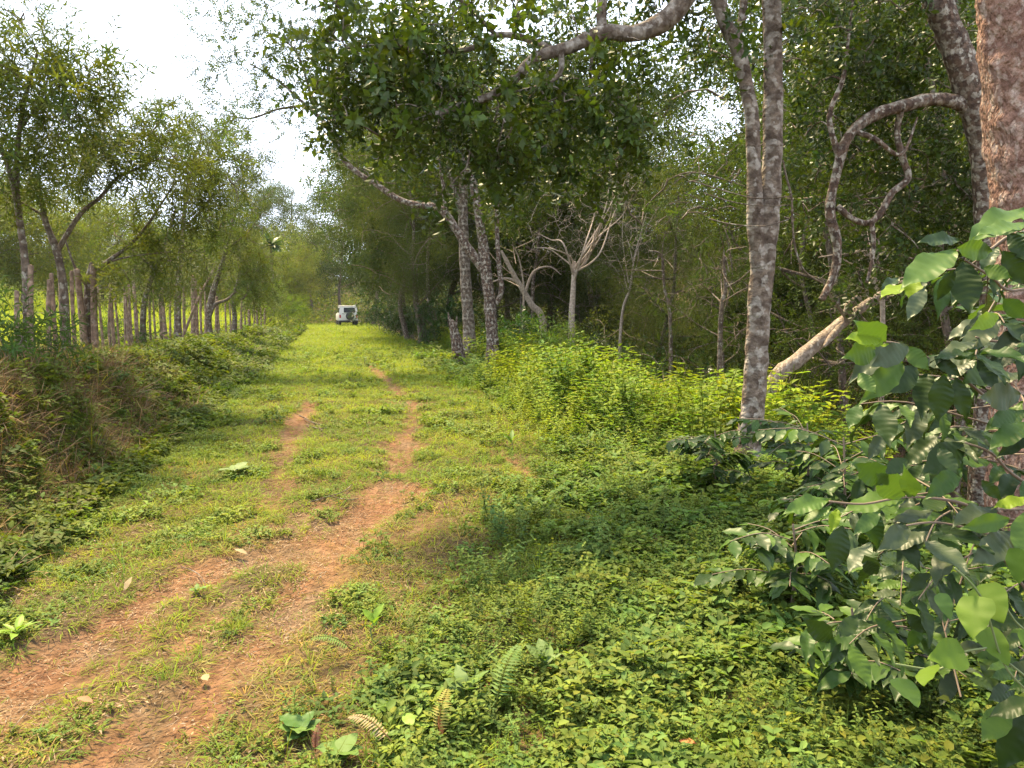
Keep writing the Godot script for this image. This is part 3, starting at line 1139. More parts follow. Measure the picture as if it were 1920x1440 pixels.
func make_fence() -> void:
	var f := thing("wire_fence", footing(165, 12.2), "barbed wire fence of rough wooden stakes on top of the weedy bank", "fence")
	# [column, height, radius, lean]
	var stakes := [[30, 1.0, 0.03, 0.02], [56, 1.25, 0.038, 0.03], [90, 1.15, 0.034, 0.05], [104, 1.3, 0.03, -0.03], [124, 1.3, 0.042, -0.04], [140, 1.3, 0.028, 0.0], [234, 1.3, 0.02, 0.03], [240, 1.2, 0.022, 0.0], [282, 1.3, 0.025, 0.02], [293, 1.4, 0.022, -0.03], [302, 1.3, 0.03, 0.0], [318, 1.4, 0.025, 0.04], [386, 1.6, 0.03, 0.0], [412, 1.5, 0.035, -0.04], [432, 1.4, 0.03, 0.02], [460, 1.4, 0.035, 0.0], [476, 1.4, 0.04, 0.03], [490, 1.5, 0.045, 0.0], [158, 1.4, 0.05, -0.03], [174, 1.5, 0.05, 0.04], [181, 1.1, 0.02, 0.0], [195, 1.25, 0.022, -0.05], [204, 1.2, 0.022, 0.04], [214, 1.35, 0.03, -0.02], [223, 1.2, 0.018, -0.06], [248, 1.35, 0.03, -0.03], [256, 1.4, 0.035, -0.02], [312, 1.4, 0.05, -0.05], [326, 1.9, 0.03, 0.55], [345, 1.5, 0.04, 0.02], [360, 1.9, 0.06, 0.05], [369, 1.8, 0.055, 0.0], [377, 1.7, 0.035, 0.03], [404, 1.5, 0.05, 0.05], [424, 1.3, 0.03, 0.0], [452, 1.5, 0.05, 0.06], [468, 1.2, 0.07, 0.0], [484, 1.4, 0.06, -0.03], [497, 1.4, 0.06, 0.02], [508, 1.4, 0.07, 0.0]]
	stakes.sort_custom(func(p, q): return p[0] < q[0])
	var tops := []
	for k in stakes:
		var s := fence_s(k[0]) + rf(-0.3, 0.3)
		var p := footing(k[0], s)
		var h: float = k[1]
		var r: float = k[2]
		var b := MB.new()
		var q := [[p - Vector3(0, 0.3, 0), r * 1.1], [p + Vector3(k[3] * h * 0.5 + rf(-0.02, 0.02), h * 0.5, 0), r], [p + Vector3(k[3] * h, h, rf(-0.05, 0.05)), r * 0.9]]
		var c := curve(q, 4)
		b.tube(c[0], c[1], 8, 0.2, Color.WHITE, nz)
		part("post", b.mesh(f.position), M.post, f)
		if k[3] < 0.3:
			tops.append([p, h])
	for lv in [0.35, 0.7, 1.02]:
		for i in tops.size() - 1:
			var a: Vector3 = tops[i][0] + Vector3(0, lv, 0.03)
			var e: Vector3 = tops[i + 1][0] + Vector3(0, lv + rf(-0.04, 0.04), 0.03)
			if tops[i][1] < lv or tops[i + 1][1] < lv:
				continue
			var b := MB.new()
			var p := PackedVector3Array()
			var r := PackedFloat32Array()
			for k in 7:
				var t := k / 6.0
				p.append(a.lerp(e, t) - Vector3(0, 0.05 * a.distance_to(e) * t * (1 - t), 0))
				r.append(0.0035)
			b.tube(p, r, 4)
			for k in int(a.distance_to(e) / 0.15):
				var m := a.lerp(e, (k + 0.5) / int(a.distance_to(e) / 0.15))
				var d := ball() * 0.022
				b.tube(PackedVector3Array([m - d, m + d]), PackedFloat32Array([0.002, 0.0015]), 3)
			part("wire", b.mesh(f.position), M.wire, f)

func left_tree(label: String, foot: Array, trunk: Array, limbs: Array, lump: Array, how := {}) -> Node3D:
	var t := [[footing(foot[0], foot[1]), foot[2]]]
	t.append_array(px(trunk))
	var ls := []
	for l in limbs:
		ls.append(px(l))
	var h := {"bark": M.bark_grey, "spray": V.lance, "mat": M.leaf, "tint": Color(0.1, 0.125, 0.03), "per": 7, "size": 0.85, "droop": 0.5, "spread": 0.28, "from": 0.5, "sides": 10}
	h.merge(how, true)
	return tree("fence_tree", label, "tree", "trees along the fence", t, ls, lumps(lump), h)

func make_left_trees() -> void:
	left_tree("slim grey tree with high narrow-leaved sprays above the broad-leaved bank bushes", [50, 9.6, 0.064], [[52, 590, 9.6, 0.056], [46, 480, 9.6, 0.045], [30, 350, 9.5, 0.038], [40, 220, 9.4, 0.026], [70, 100, 9.3, 0.015]],
		[[[36, 400, 9.5, 0.030], [10, 300, 9.3, 0.022], [-40, 200, 9.2, 0.011]], [[38, 240, 9.4, 0.022], [90, 180, 9.2, 0.015], [150, 130, 9.1, 0.007]]],
		[[60, 130, 9.3, 75, 16], [140, 115, 9.1, 62, 13], [180, 140, 9.2, 28, 4], [15, 40, 9.3, 60, 9], [50, 240, 9.4, 85, 20], [130, 215, 9.2, 70, 13], [-30, 140, 9.2, 80, 8], [10, 320, 9.3, 70, 8]])
	left_tree("crooked grey fence tree with a long limb sweeping over the pasture", [120, 11.0, 0.075], [[122, 600, 11.0, 0.064], [118, 530, 11.0, 0.056], [106, 470, 11.0, 0.053], [84, 410, 11.0, 0.038], [70, 330, 10.9, 0.022]],
		[[[108, 470, 11.0, 0.038], [150, 402, 11.0, 0.032], [188, 370, 11.1, 0.027], [215, 338, 11.2, 0.022], [245, 322, 11.3, 0.018], [300, 296, 11.4, 0.009]], [[84, 405, 11.0, 0.022], [40, 380, 10.8, 0.017], [-10, 350, 10.5, 0.009]]],
		[[90, 300, 10.9, 85, 18], [180, 270, 11.1, 85, 20], [260, 262, 11.3, 80, 18], [330, 255, 11.3, 62, 10], [215, 205, 11.2, 40, 6], [20, 360, 10.6, 50, 6]])
	left_tree("thick cut-topped trunk sprouting one long limb beside the reddish post", [162, 12.2, 0.064], [[163, 620, 12.2, 0.060], [165, 560, 12.2, 0.064], [170, 520, 12.2, 0.075], [171, 492, 12.2, 0.022]],
		[[[176, 512, 12.2, 0.041], [205, 488, 12.2, 0.034], [240, 462, 12.3, 0.030], [272, 428, 12.4, 0.026], [296, 392, 12.5, 0.019], [330, 340, 12.6, 0.011]], [[200, 492, 12.2, 0.019], [250, 480, 12.2, 0.013], [320, 472, 12.3, 0.006]], [[166, 540, 12.2, 0.030], [140, 500, 12.0, 0.019], [120, 440, 12.0, 0.009]]],
		[[330, 320, 12.6, 85, 20], [300, 410, 12.4, 75, 14], [395, 290, 12.6, 75, 16], [385, 380, 12.5, 75, 16], [250, 450, 12.3, 55, 6], [240, 500, 12.2, 45, 6], [300, 490, 12.3, 45, 7], [190, 540, 12.1, 26, 3]])
	left_tree("bowed dark fence tree behind the thin upright stakes", [266, 16.0, 0.068], [[268, 600, 16.0, 0.060], [272, 560, 16.0, 0.056], [288, 510, 16.0, 0.045], [312, 450, 16.1, 0.038], [330, 390, 16.2, 0.022]], [[[290, 505, 16.0, 0.030], [250, 470, 15.8, 0.019], [215, 440, 15.6, 0.009]]],
		[[340, 480, 16.0, 60, 12], [278, 510, 16.0, 55, 10], [370, 350, 16.2, 80, 16], [230, 440, 15.8, 50, 7], [330, 540, 16.0, 30, 4]])
	left_tree("straight brown fence tree with its crown against the pale sky", [333, 19.4, 0.090], [[333, 590, 19.4, 0.083], [334, 530, 19.4, 0.075], [342, 440, 19.4, 0.056], [352, 350, 19.4, 0.038], [380, 250, 19.4, 0.019]], [[[345, 430, 19.4, 0.038], [390, 380, 19.3, 0.022], [430, 330, 19.2, 0.011]], [[352, 350, 19.4, 0.030], [400, 280, 19.4, 0.019], [430, 220, 19.4, 0.009]]],
		[[360, 250, 19.4, 55, 12], [420, 240, 19.4, 52, 12], [430, 320, 19.2, 70, 18], [480, 300, 19.2, 36, 6], [385, 440, 19.3, 60, 12], [300, 210, 19.3, 34, 5]])
	left_tree("dark leaning fence tree with a crooked neighbour stem at its foot", [392, 25.0, 0.120], [[390, 600, 25.0, 0.105], [396, 560, 25.0, 0.098], [406, 525, 25.0, 0.083], [424, 470, 25.0, 0.060], [440, 400, 25.0, 0.038]], [[[394, 590, 25, 0.068], [404, 570, 25.0, 0.053], [425, 562, 25.0, 0.045], [440, 548, 25.0, 0.030]], [[424, 470, 25, 0.045], [470, 430, 25, 0.022], [490, 400, 25, 0.011]]],
		[[430, 430, 25.0, 62, 18], [470, 430, 25.0, 55, 14], [495, 480, 25.0, 45, 10], [440, 500, 25.0, 55, 12], [480, 540, 25.0, 35, 8]], {"size": 1.1})
	left_tree("small hooked fence tree where the bank flattens out", [438, 31.0, 0.098], [[440, 595, 31.0, 0.090], [437, 560, 31.0, 0.083], [445, 530, 31.0, 0.060], [460, 480, 31.0, 0.038]], [[[438, 556, 31, 0.060], [455, 560, 31.0, 0.045], [470, 540, 31.0, 0.022]]],
		[[455, 500, 31.0, 50, 16], [480, 520, 31.0, 42, 12], [440, 540, 31.0, 35, 8], [510, 540, 31.0, 28, 6]], {"size": 1.2, "tint": Color(0.09, 0.125, 0.03)})

func make_middle_trees() -> void:
	# the mottled tree on the shoulder, its main limb sweeping over the track
	var f := gp(924, 698)
	var s := -f.z
	var t := [[f, 0.22]]
	t.append_array(px([[924, 650, s, 0.176], [920, 590, s, 0.158], [914, 530, s, 0.154], [909, 485, s, 0.158], [902, 430, s, 0.123], [892, 370, s, 0.106], [880, 310, s, 0.106], [868, 230, s, 0.079], [850, 130, s, 0.044]]))
	var limb := px([[906, 505, s, 0.132], [884, 475, s, 0.128], [858, 435, s, 0.114], [836, 402, s, 0.106], [815, 388, s, 0.101], [780, 384, s, 0.088], [745, 372, s, 0.079], [705, 346, s, 0.075], [668, 322, s, 0.070], [640, 292, s, 0.075], [622, 245, s, 0.062], [590, 212, s, 0.053], [560, 185, s, 0.040], [520, 150, s, 0.026], [470, 120, s, 0.016]])
	var l2 := px([[628, 255, s, 0.044], [622, 180, s, 0.040], [612, 110, s, 0.031], [600, 30, s, 0.018]])
	var l3 := px([[575, 198, s, 0.040], [520, 205, s, 0.031], [470, 222, s, 0.022], [420, 215, s, 0.011]])
	var l4 := px([[590, 212, s, 0.040], [575, 150, s, 0.035], [550, 90, s, 0.026], [500, 60, s, 0.013]])
	var l5 := px([[930, 570, s, 0.079], [940, 545, s, 0.075], [936, 500, s, 0.066], [932, 430, s, 0.062], [934, 340, s, 0.048], [945, 240, s, 0.026]])
	var l6 := px([[836, 402, s, 0.062], [830, 340, s, 0.053], [815, 270, s, 0.040], [790, 180, s, 0.026]])
	var goals := lumps([[480, 60, s, 75, 13], [430, 40, s, 45, 6], [540, 110, s, 70, 13], [440, 140, s, 55, 7], [520, 190, s, 65, 10], [430, 220, s, 48, 8], [570, 250, s, 36, 5], [560, 20, s, 70, 12], [600, 90, s, 50, 8], [640, 160, s, 50, 10], [660, 250, s, 55, 9], [350, 40, s, 14, 2], [395, 110, s, 22, 3]])
	goals.append_array(lumps([[700, 120, s, 110, 26], [800, 80, s, 120, 26], [880, 180, s, 110, 22], [780, 230, s, 80, 14], [950, 280, s, 75, 13], [860, 300, s, 50, 7], [700, 300, s, 40, 5], [945, 400, s, 26, 5]]))
	tree("mottled_tree", "stout mottled tree on the grass shoulder with a crooked limb sweeping over the track", "tree", "", t, [limb, l2, l3, l4, l5, l6], goals,
		{"bark": M.bark_mottled, "spray": V.small, "mat": M.leaf, "tint": Color(0.075, 0.105, 0.022), "per": 7, "size": 1.25, "droop": 0.1, "spread": 0.45, "from": 0.75, "sides": 16, "wob": 0.22, "reach": 4.0, "thick": 0.9})
	s = 25.0
	f = footing(881, s)
	t = [[f, 0.22]]
	t.append_array(px([[879, 610, s, 0.19], [874, 540, s, 0.18], [870, 460, s, 0.17], [868, 380, s, 0.15], [872, 300, s, 0.14], [884, 210, s, 0.15], [890, 100, s, 0.1]]))
	tree("pale_tree", "white patched upright trunk standing behind the mottled tree", "tree", "", t, [px([[870, 420, s, 0.1], [850, 350, s, 0.08], [830, 270, s, 0.05]]), px([[872, 330, s, 0.1], [900, 260, s, 0.07], [930, 180, s, 0.04]])],
		lumps([[850, 150, s, 130, 40], [930, 180, s, 110, 36], [780, 220, s, 90, 26], [980, 270, s, 85, 26], [1040, 170, s, 85, 24], [1110, 240, s, 75, 20], [1080, 80, s, 90, 20], [980, 400, s, 55, 12], [780, 330, s, 60, 12]]), {"bark": M.bark_pale, "spray": V.clump, "mat": M.leaf, "tint": Color(0.08, 0.11, 0.022), "per": 5, "size": 1.0, "spread": 0.6, "from": 0.6, "sides": 14, "reach": 6.0})
	# broken stub beside it
	s = 22.5
	f = footing(861, s)
	tree("tree_stump", "short dark broken stump leaning beside the white patched trunk", "stump", "", [[f, 0.17]] + px([[856, 640, s, 0.16], [850, 612, s, 0.13], [847, 600, s, 0.05]]), [px([[852, 616, s, 0.06], [843, 598, s, 0.045], [840, 586, s, 0.01]]), px([[854, 616, s, 0.05], [856, 602, s, 0.03], [857, 592, s, 0.008]])], PackedVector3Array(), {"bark": M.bark_mottled, "sides": 12, "wob": 0.35})
	# leaning dead pole and the grey thicket of bare twigs
	s = 30.0
	f = footing(1022, s)
	tree("dead_tree", "bare pale dead trunk leaning with two broken side branches in the wood", "dead tree", "", [[f, 0.15]] + px([[1018, 605, s, 0.14], [996, 570, s, 0.12], [972, 530, s, 0.1], [950, 490, s, 0.08], [940, 470, s, 0.04]]), [px([[972, 530, s, 0.06], [950, 522, s, 0.05], [925, 528, s, 0.03]]), px([[985, 548, s, 0.06], [1000, 510, s, 0.05], [1030, 500, s, 0.03], [1052, 515, s, 0.015]])], PackedVector3Array(), {"bark": M.bark_dead})
	s = 20.5
	f = footing(1072, s)
	var bare_limbs := []
	for k in 11:
		var a := rf(-1.0, 1.0)
		var ex := 1110 + a * 110 + rf(-30, 30)
		var ey := 400 - rf(-60, 90) + absf(a) * 40
		bare_limbs.append(px([[1076, 515 + rf(-15, 15), s, 0.032], [1076 + (ex - 1076) * 0.35 + rf(-15, 15), 470 + rf(-20, 20), s + rf(-0.5, 0.5), 0.022], [1076 + (ex - 1076) * 0.7 + rf(-15, 15), lerpf(470, ey, 0.6), s + rf(-1, 1), 0.014], [ex, ey, s + rf(-1, 1), 0.006]]))
	tree("bare_tree", "leafless thicket tree with a fan of tangled grey twigs", "bare tree", "", [[f, 0.09]] + px([[1072, 600, s, 0.085], [1074, 560, s, 0.075], [1076, 515, s, 0.06], [1078, 490, s, 0.03]]), bare_limbs,
		lumps([[1110, 400, s, 105, 210], [1050, 440, s, 80, 100], [1180, 440, s, 80, 110], [1130, 320, s, 70, 80], [1010, 330, s, 50, 40]], 0.8, 0.6), {"bark": M.bark_dead, "per": 0, "thick": 0.6, "reach": 4.0})

func bare_sapling(label: String, col: float, s: float, top: float, wide: float, n: int, lean: float) -> void:
	var f := footing(col, s)
	var limbs := []
	for k in 7:
		var y0 := rf(440, 570)
		var x0 := col + lean * (600.0 - y0) / 150.0
		var ex := x0 + rf(-wide, wide) + lean * 0.5
		var ey := top + rf(-20, 130)
		limbs.append(px([[x0, y0, s, 0.016], [lerpf(x0, ex, 0.5) + rf(-15, 15), lerpf(y0, ey, rf(0.3, 0.6)), s + rf(-0.5, 0.5), 0.012], [ex, ey, s + rf(-0.8, 0.8), 0.005]]))
	tree("bare_sapling", label, "bare tree", "leafless saplings of the wood", [[f, 0.045]] + px([[col + rf(-6, 6), 600, s, 0.04], [col + lean * 0.4 + rf(-8, 8), 540, s, 0.034], [col + lean * 0.8 + rf(-8, 8), 480, s, 0.024], [col + lean * 1.3, top + 70, s, 0.01]]), limbs,
		lumps([[col + lean, top + 70, s, wide * 1.1, n], [col - wide * 0.6, top + 120, s, wide * 0.9, n], [col + wide * 0.6 + lean, top + 110, s, wide * 0.9, n]], 0.9, 0.7), {"bark": M.bark_grey if n % 20 == 0 else M.bark_dead, "per": 0, "thick": 0.42, "reach": 4.0, "sides": 8, "wob": 0.3})

func make_right_trees() -> void:
	# forked tree at the edge of the slope; a limb from above the frame hangs leaves over the track
	var f := gp(1396, 890)
	var s := -f.z
	var t := [[f, 0.17]]
	t.append_array(px([[1402, 840, s, 0.132], [1412, 760, s, 0.119], [1418, 680, s, 0.114], [1422, 600, s, 0.110], [1428, 520, s, 0.114], [1438, 430, s, 0.114], [1446, 330, s, 0.097], [1450, 200, s, 0.092], [1448, 60, s, 0.088], [1444, -100, s, 0.088], [1436, -350, s, 0.070], [1425, -620, s, 0.044]]))
	var left := px([[1424, 500, s - 0.03, 0.088], [1417, 420, s - 0.05, 0.084], [1413, 300, s - 0.05, 0.070], [1407, 200, s - 0.05, 0.066], [1385, 100, s - 0.05, 0.066], [1356, 30, s - 0.05, 0.070], [1336, -40, s - 0.05, 0.075], [1318, -120, s - 0.05, 0.066], [1290, -300, s, 0.044]])
	var fork := px([[1378, 80, s - 0.05, 0.044], [1392, 30, s, 0.040], [1398, -60, s, 0.035], [1410, -250, s, 0.018]])
	var over := px([[1336, -45, s - 0.05, 0.1], [1318, -52, s - 0.1, 0.1], [1295, -25, s - 0.15, 0.1], [1268, 18, s - 0.2, 0.098], [1232, 48, s - 0.25, 0.09], [1185, 63, s - 0.3, 0.075], [1130, 62, s - 0.4, 0.07], [1070, 88, s - 0.5, 0.058], [1005, 108, s - 0.6, 0.05], [962, 150, s - 0.7, 0.042], [920, 180, s - 0.8, 0.036], [860, 200, s - 0.9, 0.03], [800, 220, s - 1.0, 0.022], [740, 240, s - 1.1, 0.012]])
	var o2 := px([[1040, 96, s - 0.5, 0.035], [985, 72, s - 0.6, 0.03], [930, 66, s - 0.6, 0.026], [880, 92, s - 0.7, 0.022], [800, 98, s - 0.8, 0.018], [720, 85, s - 0.9, 0.012], [650, 90, s - 1.0, 0.008]])
	var o3 := px([[1130, 62, s - 0.4, 0.05], [1128, 20, s - 0.4, 0.045], [1132, -40, s - 0.4, 0.04], [1120, -140, s - 0.4, 0.025]])
	var o4 := px([[930, 66, s - 0.6, 0.022], [895, 30, s - 0.7, 0.018], [850, -10, s - 0.8, 0.014], [790, -40, s - 0.9, 0.01]])
	var o5 := px([[1052, 98, s - 0.55, 0.03], [1048, 140, s - 0.55, 0.022], [1000, 165, s - 0.6, 0.016], [950, 172, s - 0.6, 0.012]])
	var o6 := px([[1112, 70, s - 0.45, 0.02], [1108, 130, s - 0.45, 0.014], [1106, 190, s - 0.45, 0.008]])
	var goals := lumps([[690, 50, s - 0.9, 105, 17], [640, 130, s - 1.0, 85, 13], [740, 150, s - 0.9, 95, 16], [830, 120, s - 0.8, 95, 13], [830, 30, s - 0.8, 95, 14], [700, 220, s - 1.0, 80, 10], [800, 260, s - 1.0, 85, 11], [900, 240, s - 0.8, 85, 10], [990, 220, s - 0.7, 85, 9], [1080, 230, s - 0.6, 80, 9], [1140, 170, s - 0.5, 75, 9], [1170, 260, s - 0.5, 50, 5], [1060, 290, s - 0.6, 60, 6], [980, 50, s - 0.6, 85, 8], [1120, 20, s - 0.5, 80, 6], [900, 170, s - 0.8, 80, 7], [600, 20, s - 0.9, 60, 4], [950, 300, s - 0.7, 40, 3], [1185, 90, s - 0.4, 30, 2]], 0.85, 1.0)
	goals.append_array(lumps([[1000, 170, s - 0.6, 80, 8], [1090, 140, s - 0.5, 75, 8], [1130, 290, s - 0.5, 60, 7], [1180, 200, s - 0.45, 50, 6], [960, 320, s - 0.7, 60, 7], [860, 320, s - 0.9, 60, 6]], 0.85, 1.0))
	goals.append_array(lumps([[1350, 90, s, 55, 4], [1310, 40, s, 45, 5], [1500, 60, s, 70, 10], [1230, 0, s, 60, 9], [1250, -60, s, 80, 8], [1440, -120, s, 120, 8], [1000, -60, s, 100, 7], [760, -60, s - 0.5, 110, 8], [1380, -320, s, 160, 8]]))
	var tree1 := tree("forked_tree", "slender grey-white patched tree with twin stems rising from the coffee bushes", "tree", "", t, [left, fork, over, o2, o3, o4, o5, o6], goals,
		{"bark": M.bark_pale, "spray": V.broad, "mat": M.gloss, "tint": Color(0.065, 0.095, 0.015), "per": 4, "size": 1.0, "droop": 0.35, "spread": 0.16, "from": 0.75, "sides": 18, "reach": 2.2})
	# single leaves that hang clear of the crown's lower edge
	for k in 140:
		var q := P(rf(640, 1190), 0, s - rf(0.3, 1.1))
		var low := lerpf(300.0, 335.0, rng.randf())
		var cxp := 960.0 + q.x / -q.z * F
		low -= absf(cxp - 960.0) * 0.14
		var p := P(cxp, low - rf(0, 90), -q.z)
		var lf := part("leaf", V.ovate[k % 2], M.canopy[k % 3], tree1)
		var d := (Vector3(rf(-0.6, 0.6), -1, rf(-0.5, 0.5))).normalized()
		lf.transform = aimed_leaf(p - tree1.position, d, Vector3(rf(-0.5, 0.5), 0.4, 1), 0.085 * rf(0.8, 1.15))
	# bare vine hanging against it
	var vb := MB.new()
	var vc := curve(px([[1468, 300, s - 0.2, 0.008], [1474, 330, s - 0.2, 0.009], [1484, 370, s - 0.22, 0.011], [1486, 420, s - 0.22, 0.012], [1492, 470, s - 0.2, 0.011], [1510, 510, s - 0.1, 0.01], [1540, 530, s + 0.3, 0.009]]), 5)
	vb.tube(vc[0], vc[1], 6, 0.3, Color.WHITE, nz)
	for w in [[[1484, 368], [1420, 372], [1360, 358], [1300, 340]], [[1482, 384], [1440, 386], [1380, 380], [1320, 362]], [[1478, 412], [1430, 424], [1370, 420], [1330, 410]]]:
		var q := []
		for e in w:
			q.append([P(e[0], e[1], s - 0.25 + rf(-0.05, 0.05)), 0.006])
		var wc := curve(q, 4)
		vb.tube(wc[0], wc[1], 5, 0.2, Color.WHITE, nz)
	var vine := thing("hanging_vine", P(1486, 420, s - 0.22), "bare woody vine with thin side shoots looped across the twin stems", "vine")
	part("stem", vb.mesh(vine.position), M.bark_grey, vine)
	# the great reddish trunk
	s = 5.6
	var ff := P(1975, 900, s)
	ff.y = hgt(ff.x, s)
	tree("red_trunk_tree", "massive tree trunk with flaking reddish bark behind the coffee leaves", "tree", "", [[ff, 0.36]] + px([[1962, 700, s, 0.32], [1950, 480, s, 0.3], [1940, 300, s, 0.295], [1926, 120, s, 0.29], [1914, -50, s, 0.28], [1900, -260, s, 0.26], [1880, -600, s, 0.2]]),
		[px([[1905, -200, s, 0.12], [1830, -330, s, 0.1], [1740, -420, s, 0.07], [1640, -460, s, 0.04]])], lumps([[1700, -420, s, 170, 20], [1850, -500, s, 200, 20], [1560, -380, s, 120, 10]]), {"bark": M.bark_red, "spray": V.broad, "mat": M.gloss, "tint": Color(0.045, 0.075, 0.018), "per": 4, "sides": 56, "wob": 0.16, "fine": 14, "from": 0.75, "reach": 3.0, "spread": 0.3})
	# dark mottled neighbour with the arching limb
	s = 9.0
	ff = footing(1872, s)
	var trunk := [[ff, 0.2]] + px([[1866, 640, s, 0.17], [1858, 500, s, 0.155], [1852, 380, s, 0.15], [1848, 290, s, 0.16], [1832, 210, s, 0.165], [1806, 130, s, 0.155], [1776, 50, s, 0.15], [1745, -30, s, 0.14], [1700, -150, s, 0.12], [1640, -320, s, 0.08]])
	var arch := px([[1838, 222, s, 0.098], [1800, 194, s, 0.082], [1750, 186, s, 0.074], [1690, 200, s, 0.070], [1640, 216, s, 0.066], [1602, 242, s, 0.061], [1580, 280, s, 0.057], [1570, 320, s, 0.053], [1560, 362, s, 0.049], [1556, 400, s, 0.056], [1566, 440, s, 0.056], [1570, 480, s, 0.049], [1562, 520, s, 0.045], [1548, 548, s, 0.045], [1540, 562, s, 0.041]])
	var a2 := px([[1690, 204, s, 0.041], [1682, 250, s + 0.1, 0.037], [1694, 300, s + 0.1, 0.037], [1702, 335, s + 0.1, 0.039], [1672, 362, s + 0.1, 0.041], [1652, 398, s + 0.05, 0.037], [1628, 418, s + 0.05, 0.034], [1598, 410, s, 0.033], [1570, 388, s, 0.041]])
	var a3 := px([[1575, 300, s, 0.04], [1555, 220, s, 0.03], [1580, 150, s, 0.025], [1590, 80, s, 0.018], [1600, -10, s, 0.012]])
	var a4 := px([[1600, 246, s, 0.035], [1640, 260, s - 0.1, 0.03], [1690, 290, s - 0.1, 0.02], [1720, 220, s, 0.012]])
	var a5 := px([[1634, 414, s, 0.03], [1638, 470, s, 0.025], [1625, 530, s, 0.015]])
	tree("arching_limb_tree", "dark lichen-blotched tree whose thick limb arches over and hangs down", "tree", "", trunk, [arch, a2, a3, a4, a5],
		lumps([[1560, 110, s + 0.5, 95, 26], [1660, 90, s + 0.5, 95, 26], [1510, 40, s + 0.5, 60, 10], [1620, 180, s + 0.8, 70, 14], [1720, 60, s + 0.8, 80, 18], [1720, 300, s + 0.8, 85, 20], [1760, 240, s + 0.9, 80, 18], [1800, 420, s + 0.8, 75, 18], [1700, 450, s + 0.8, 85, 20], [1600, 330, s + 0.9, 75, 16], [1520, 260, s + 0.8, 60, 12], [1500, 400, s + 1.0, 55, 9], [1640, 520, s + 1.0, 70, 9], [1600, -120, s, 180, 30], [1750, -250, s, 180, 26], [1880, 60, s + 0.6, 90, 14], [1450, -150, s + 0.5, 140, 16], [1880, 320, s + 0.8, 60, 8]], 0.85, 1.0),
		{"bark": M.bark_mottled, "spray": V.broad, "mat": M.gloss, "tint": Color(0.055, 0.085, 0.016), "per": 5, "size": 1.0, "droop": 0.25, "spread": 0.3, "from": 0.7, "sides": 16, "wob": 0.2, "reach": 2.5})
	# the pale fallen trunk that leans up the slope
	var log_s := 10.0
	var lf := P(1425, 742, log_s)
	lf.y = hgt(lf.x, log_s)
	var fallen := thing("fallen_log", lf, "pale peeling dead trunk leaning across the slope behind the twin stems", "dead trunk")
	var lb := MB.new()
	var lc := curve([[lf - Vector3(0.35, 0.2, 0), 0.1]] + px([[1446, 722, 10.0, 0.1], [1500, 672, 10.2, 0.095], [1548, 630, 10.4, 0.085], [1590, 596, 10.6, 0.075], [1632, 566, 10.8, 0.065], [1690, 530, 11.1, 0.05]]), 5)
	lb.tube(lc[0], lc[1], 14, 0.25, Color.WHITE, nz)
	part("trunk", lb.mesh(lf), M.bark_log, fallen)
	for w in [[[1590, 598, 10.5, 0.06], [1592, 574, 10.4, 0.055], [1612, 556, 10.3, 0.05]], [[1580, 606, 10.5, 0.05], [1560, 630, 10.3, 0.045], [1545, 650, 10.2, 0.02]], [[1590, 600, 10.5, 0.03], [1560, 560, 10.3, 0.02], [1540, 520, 10.2, 0.01]]]:
		var b := MB.new()
		var c := curve(px(w), 4)
		b.tube(c[0], c[1], 9, 0.25, Color.WHITE, nz)
		part("branch_stub", b.mesh(lf), M.bark_log, fallen)

func aimed_leaf(at: Vector3, d: Vector3, n: Vector3, size: float) -> Transform3D:
	var x := d.normalized()
	var y := (n - x * n.dot(x)).normalized()
	return Transform3D(Basis(x, y, x.cross(y)).scaled(Vector3.ONE * size), at)

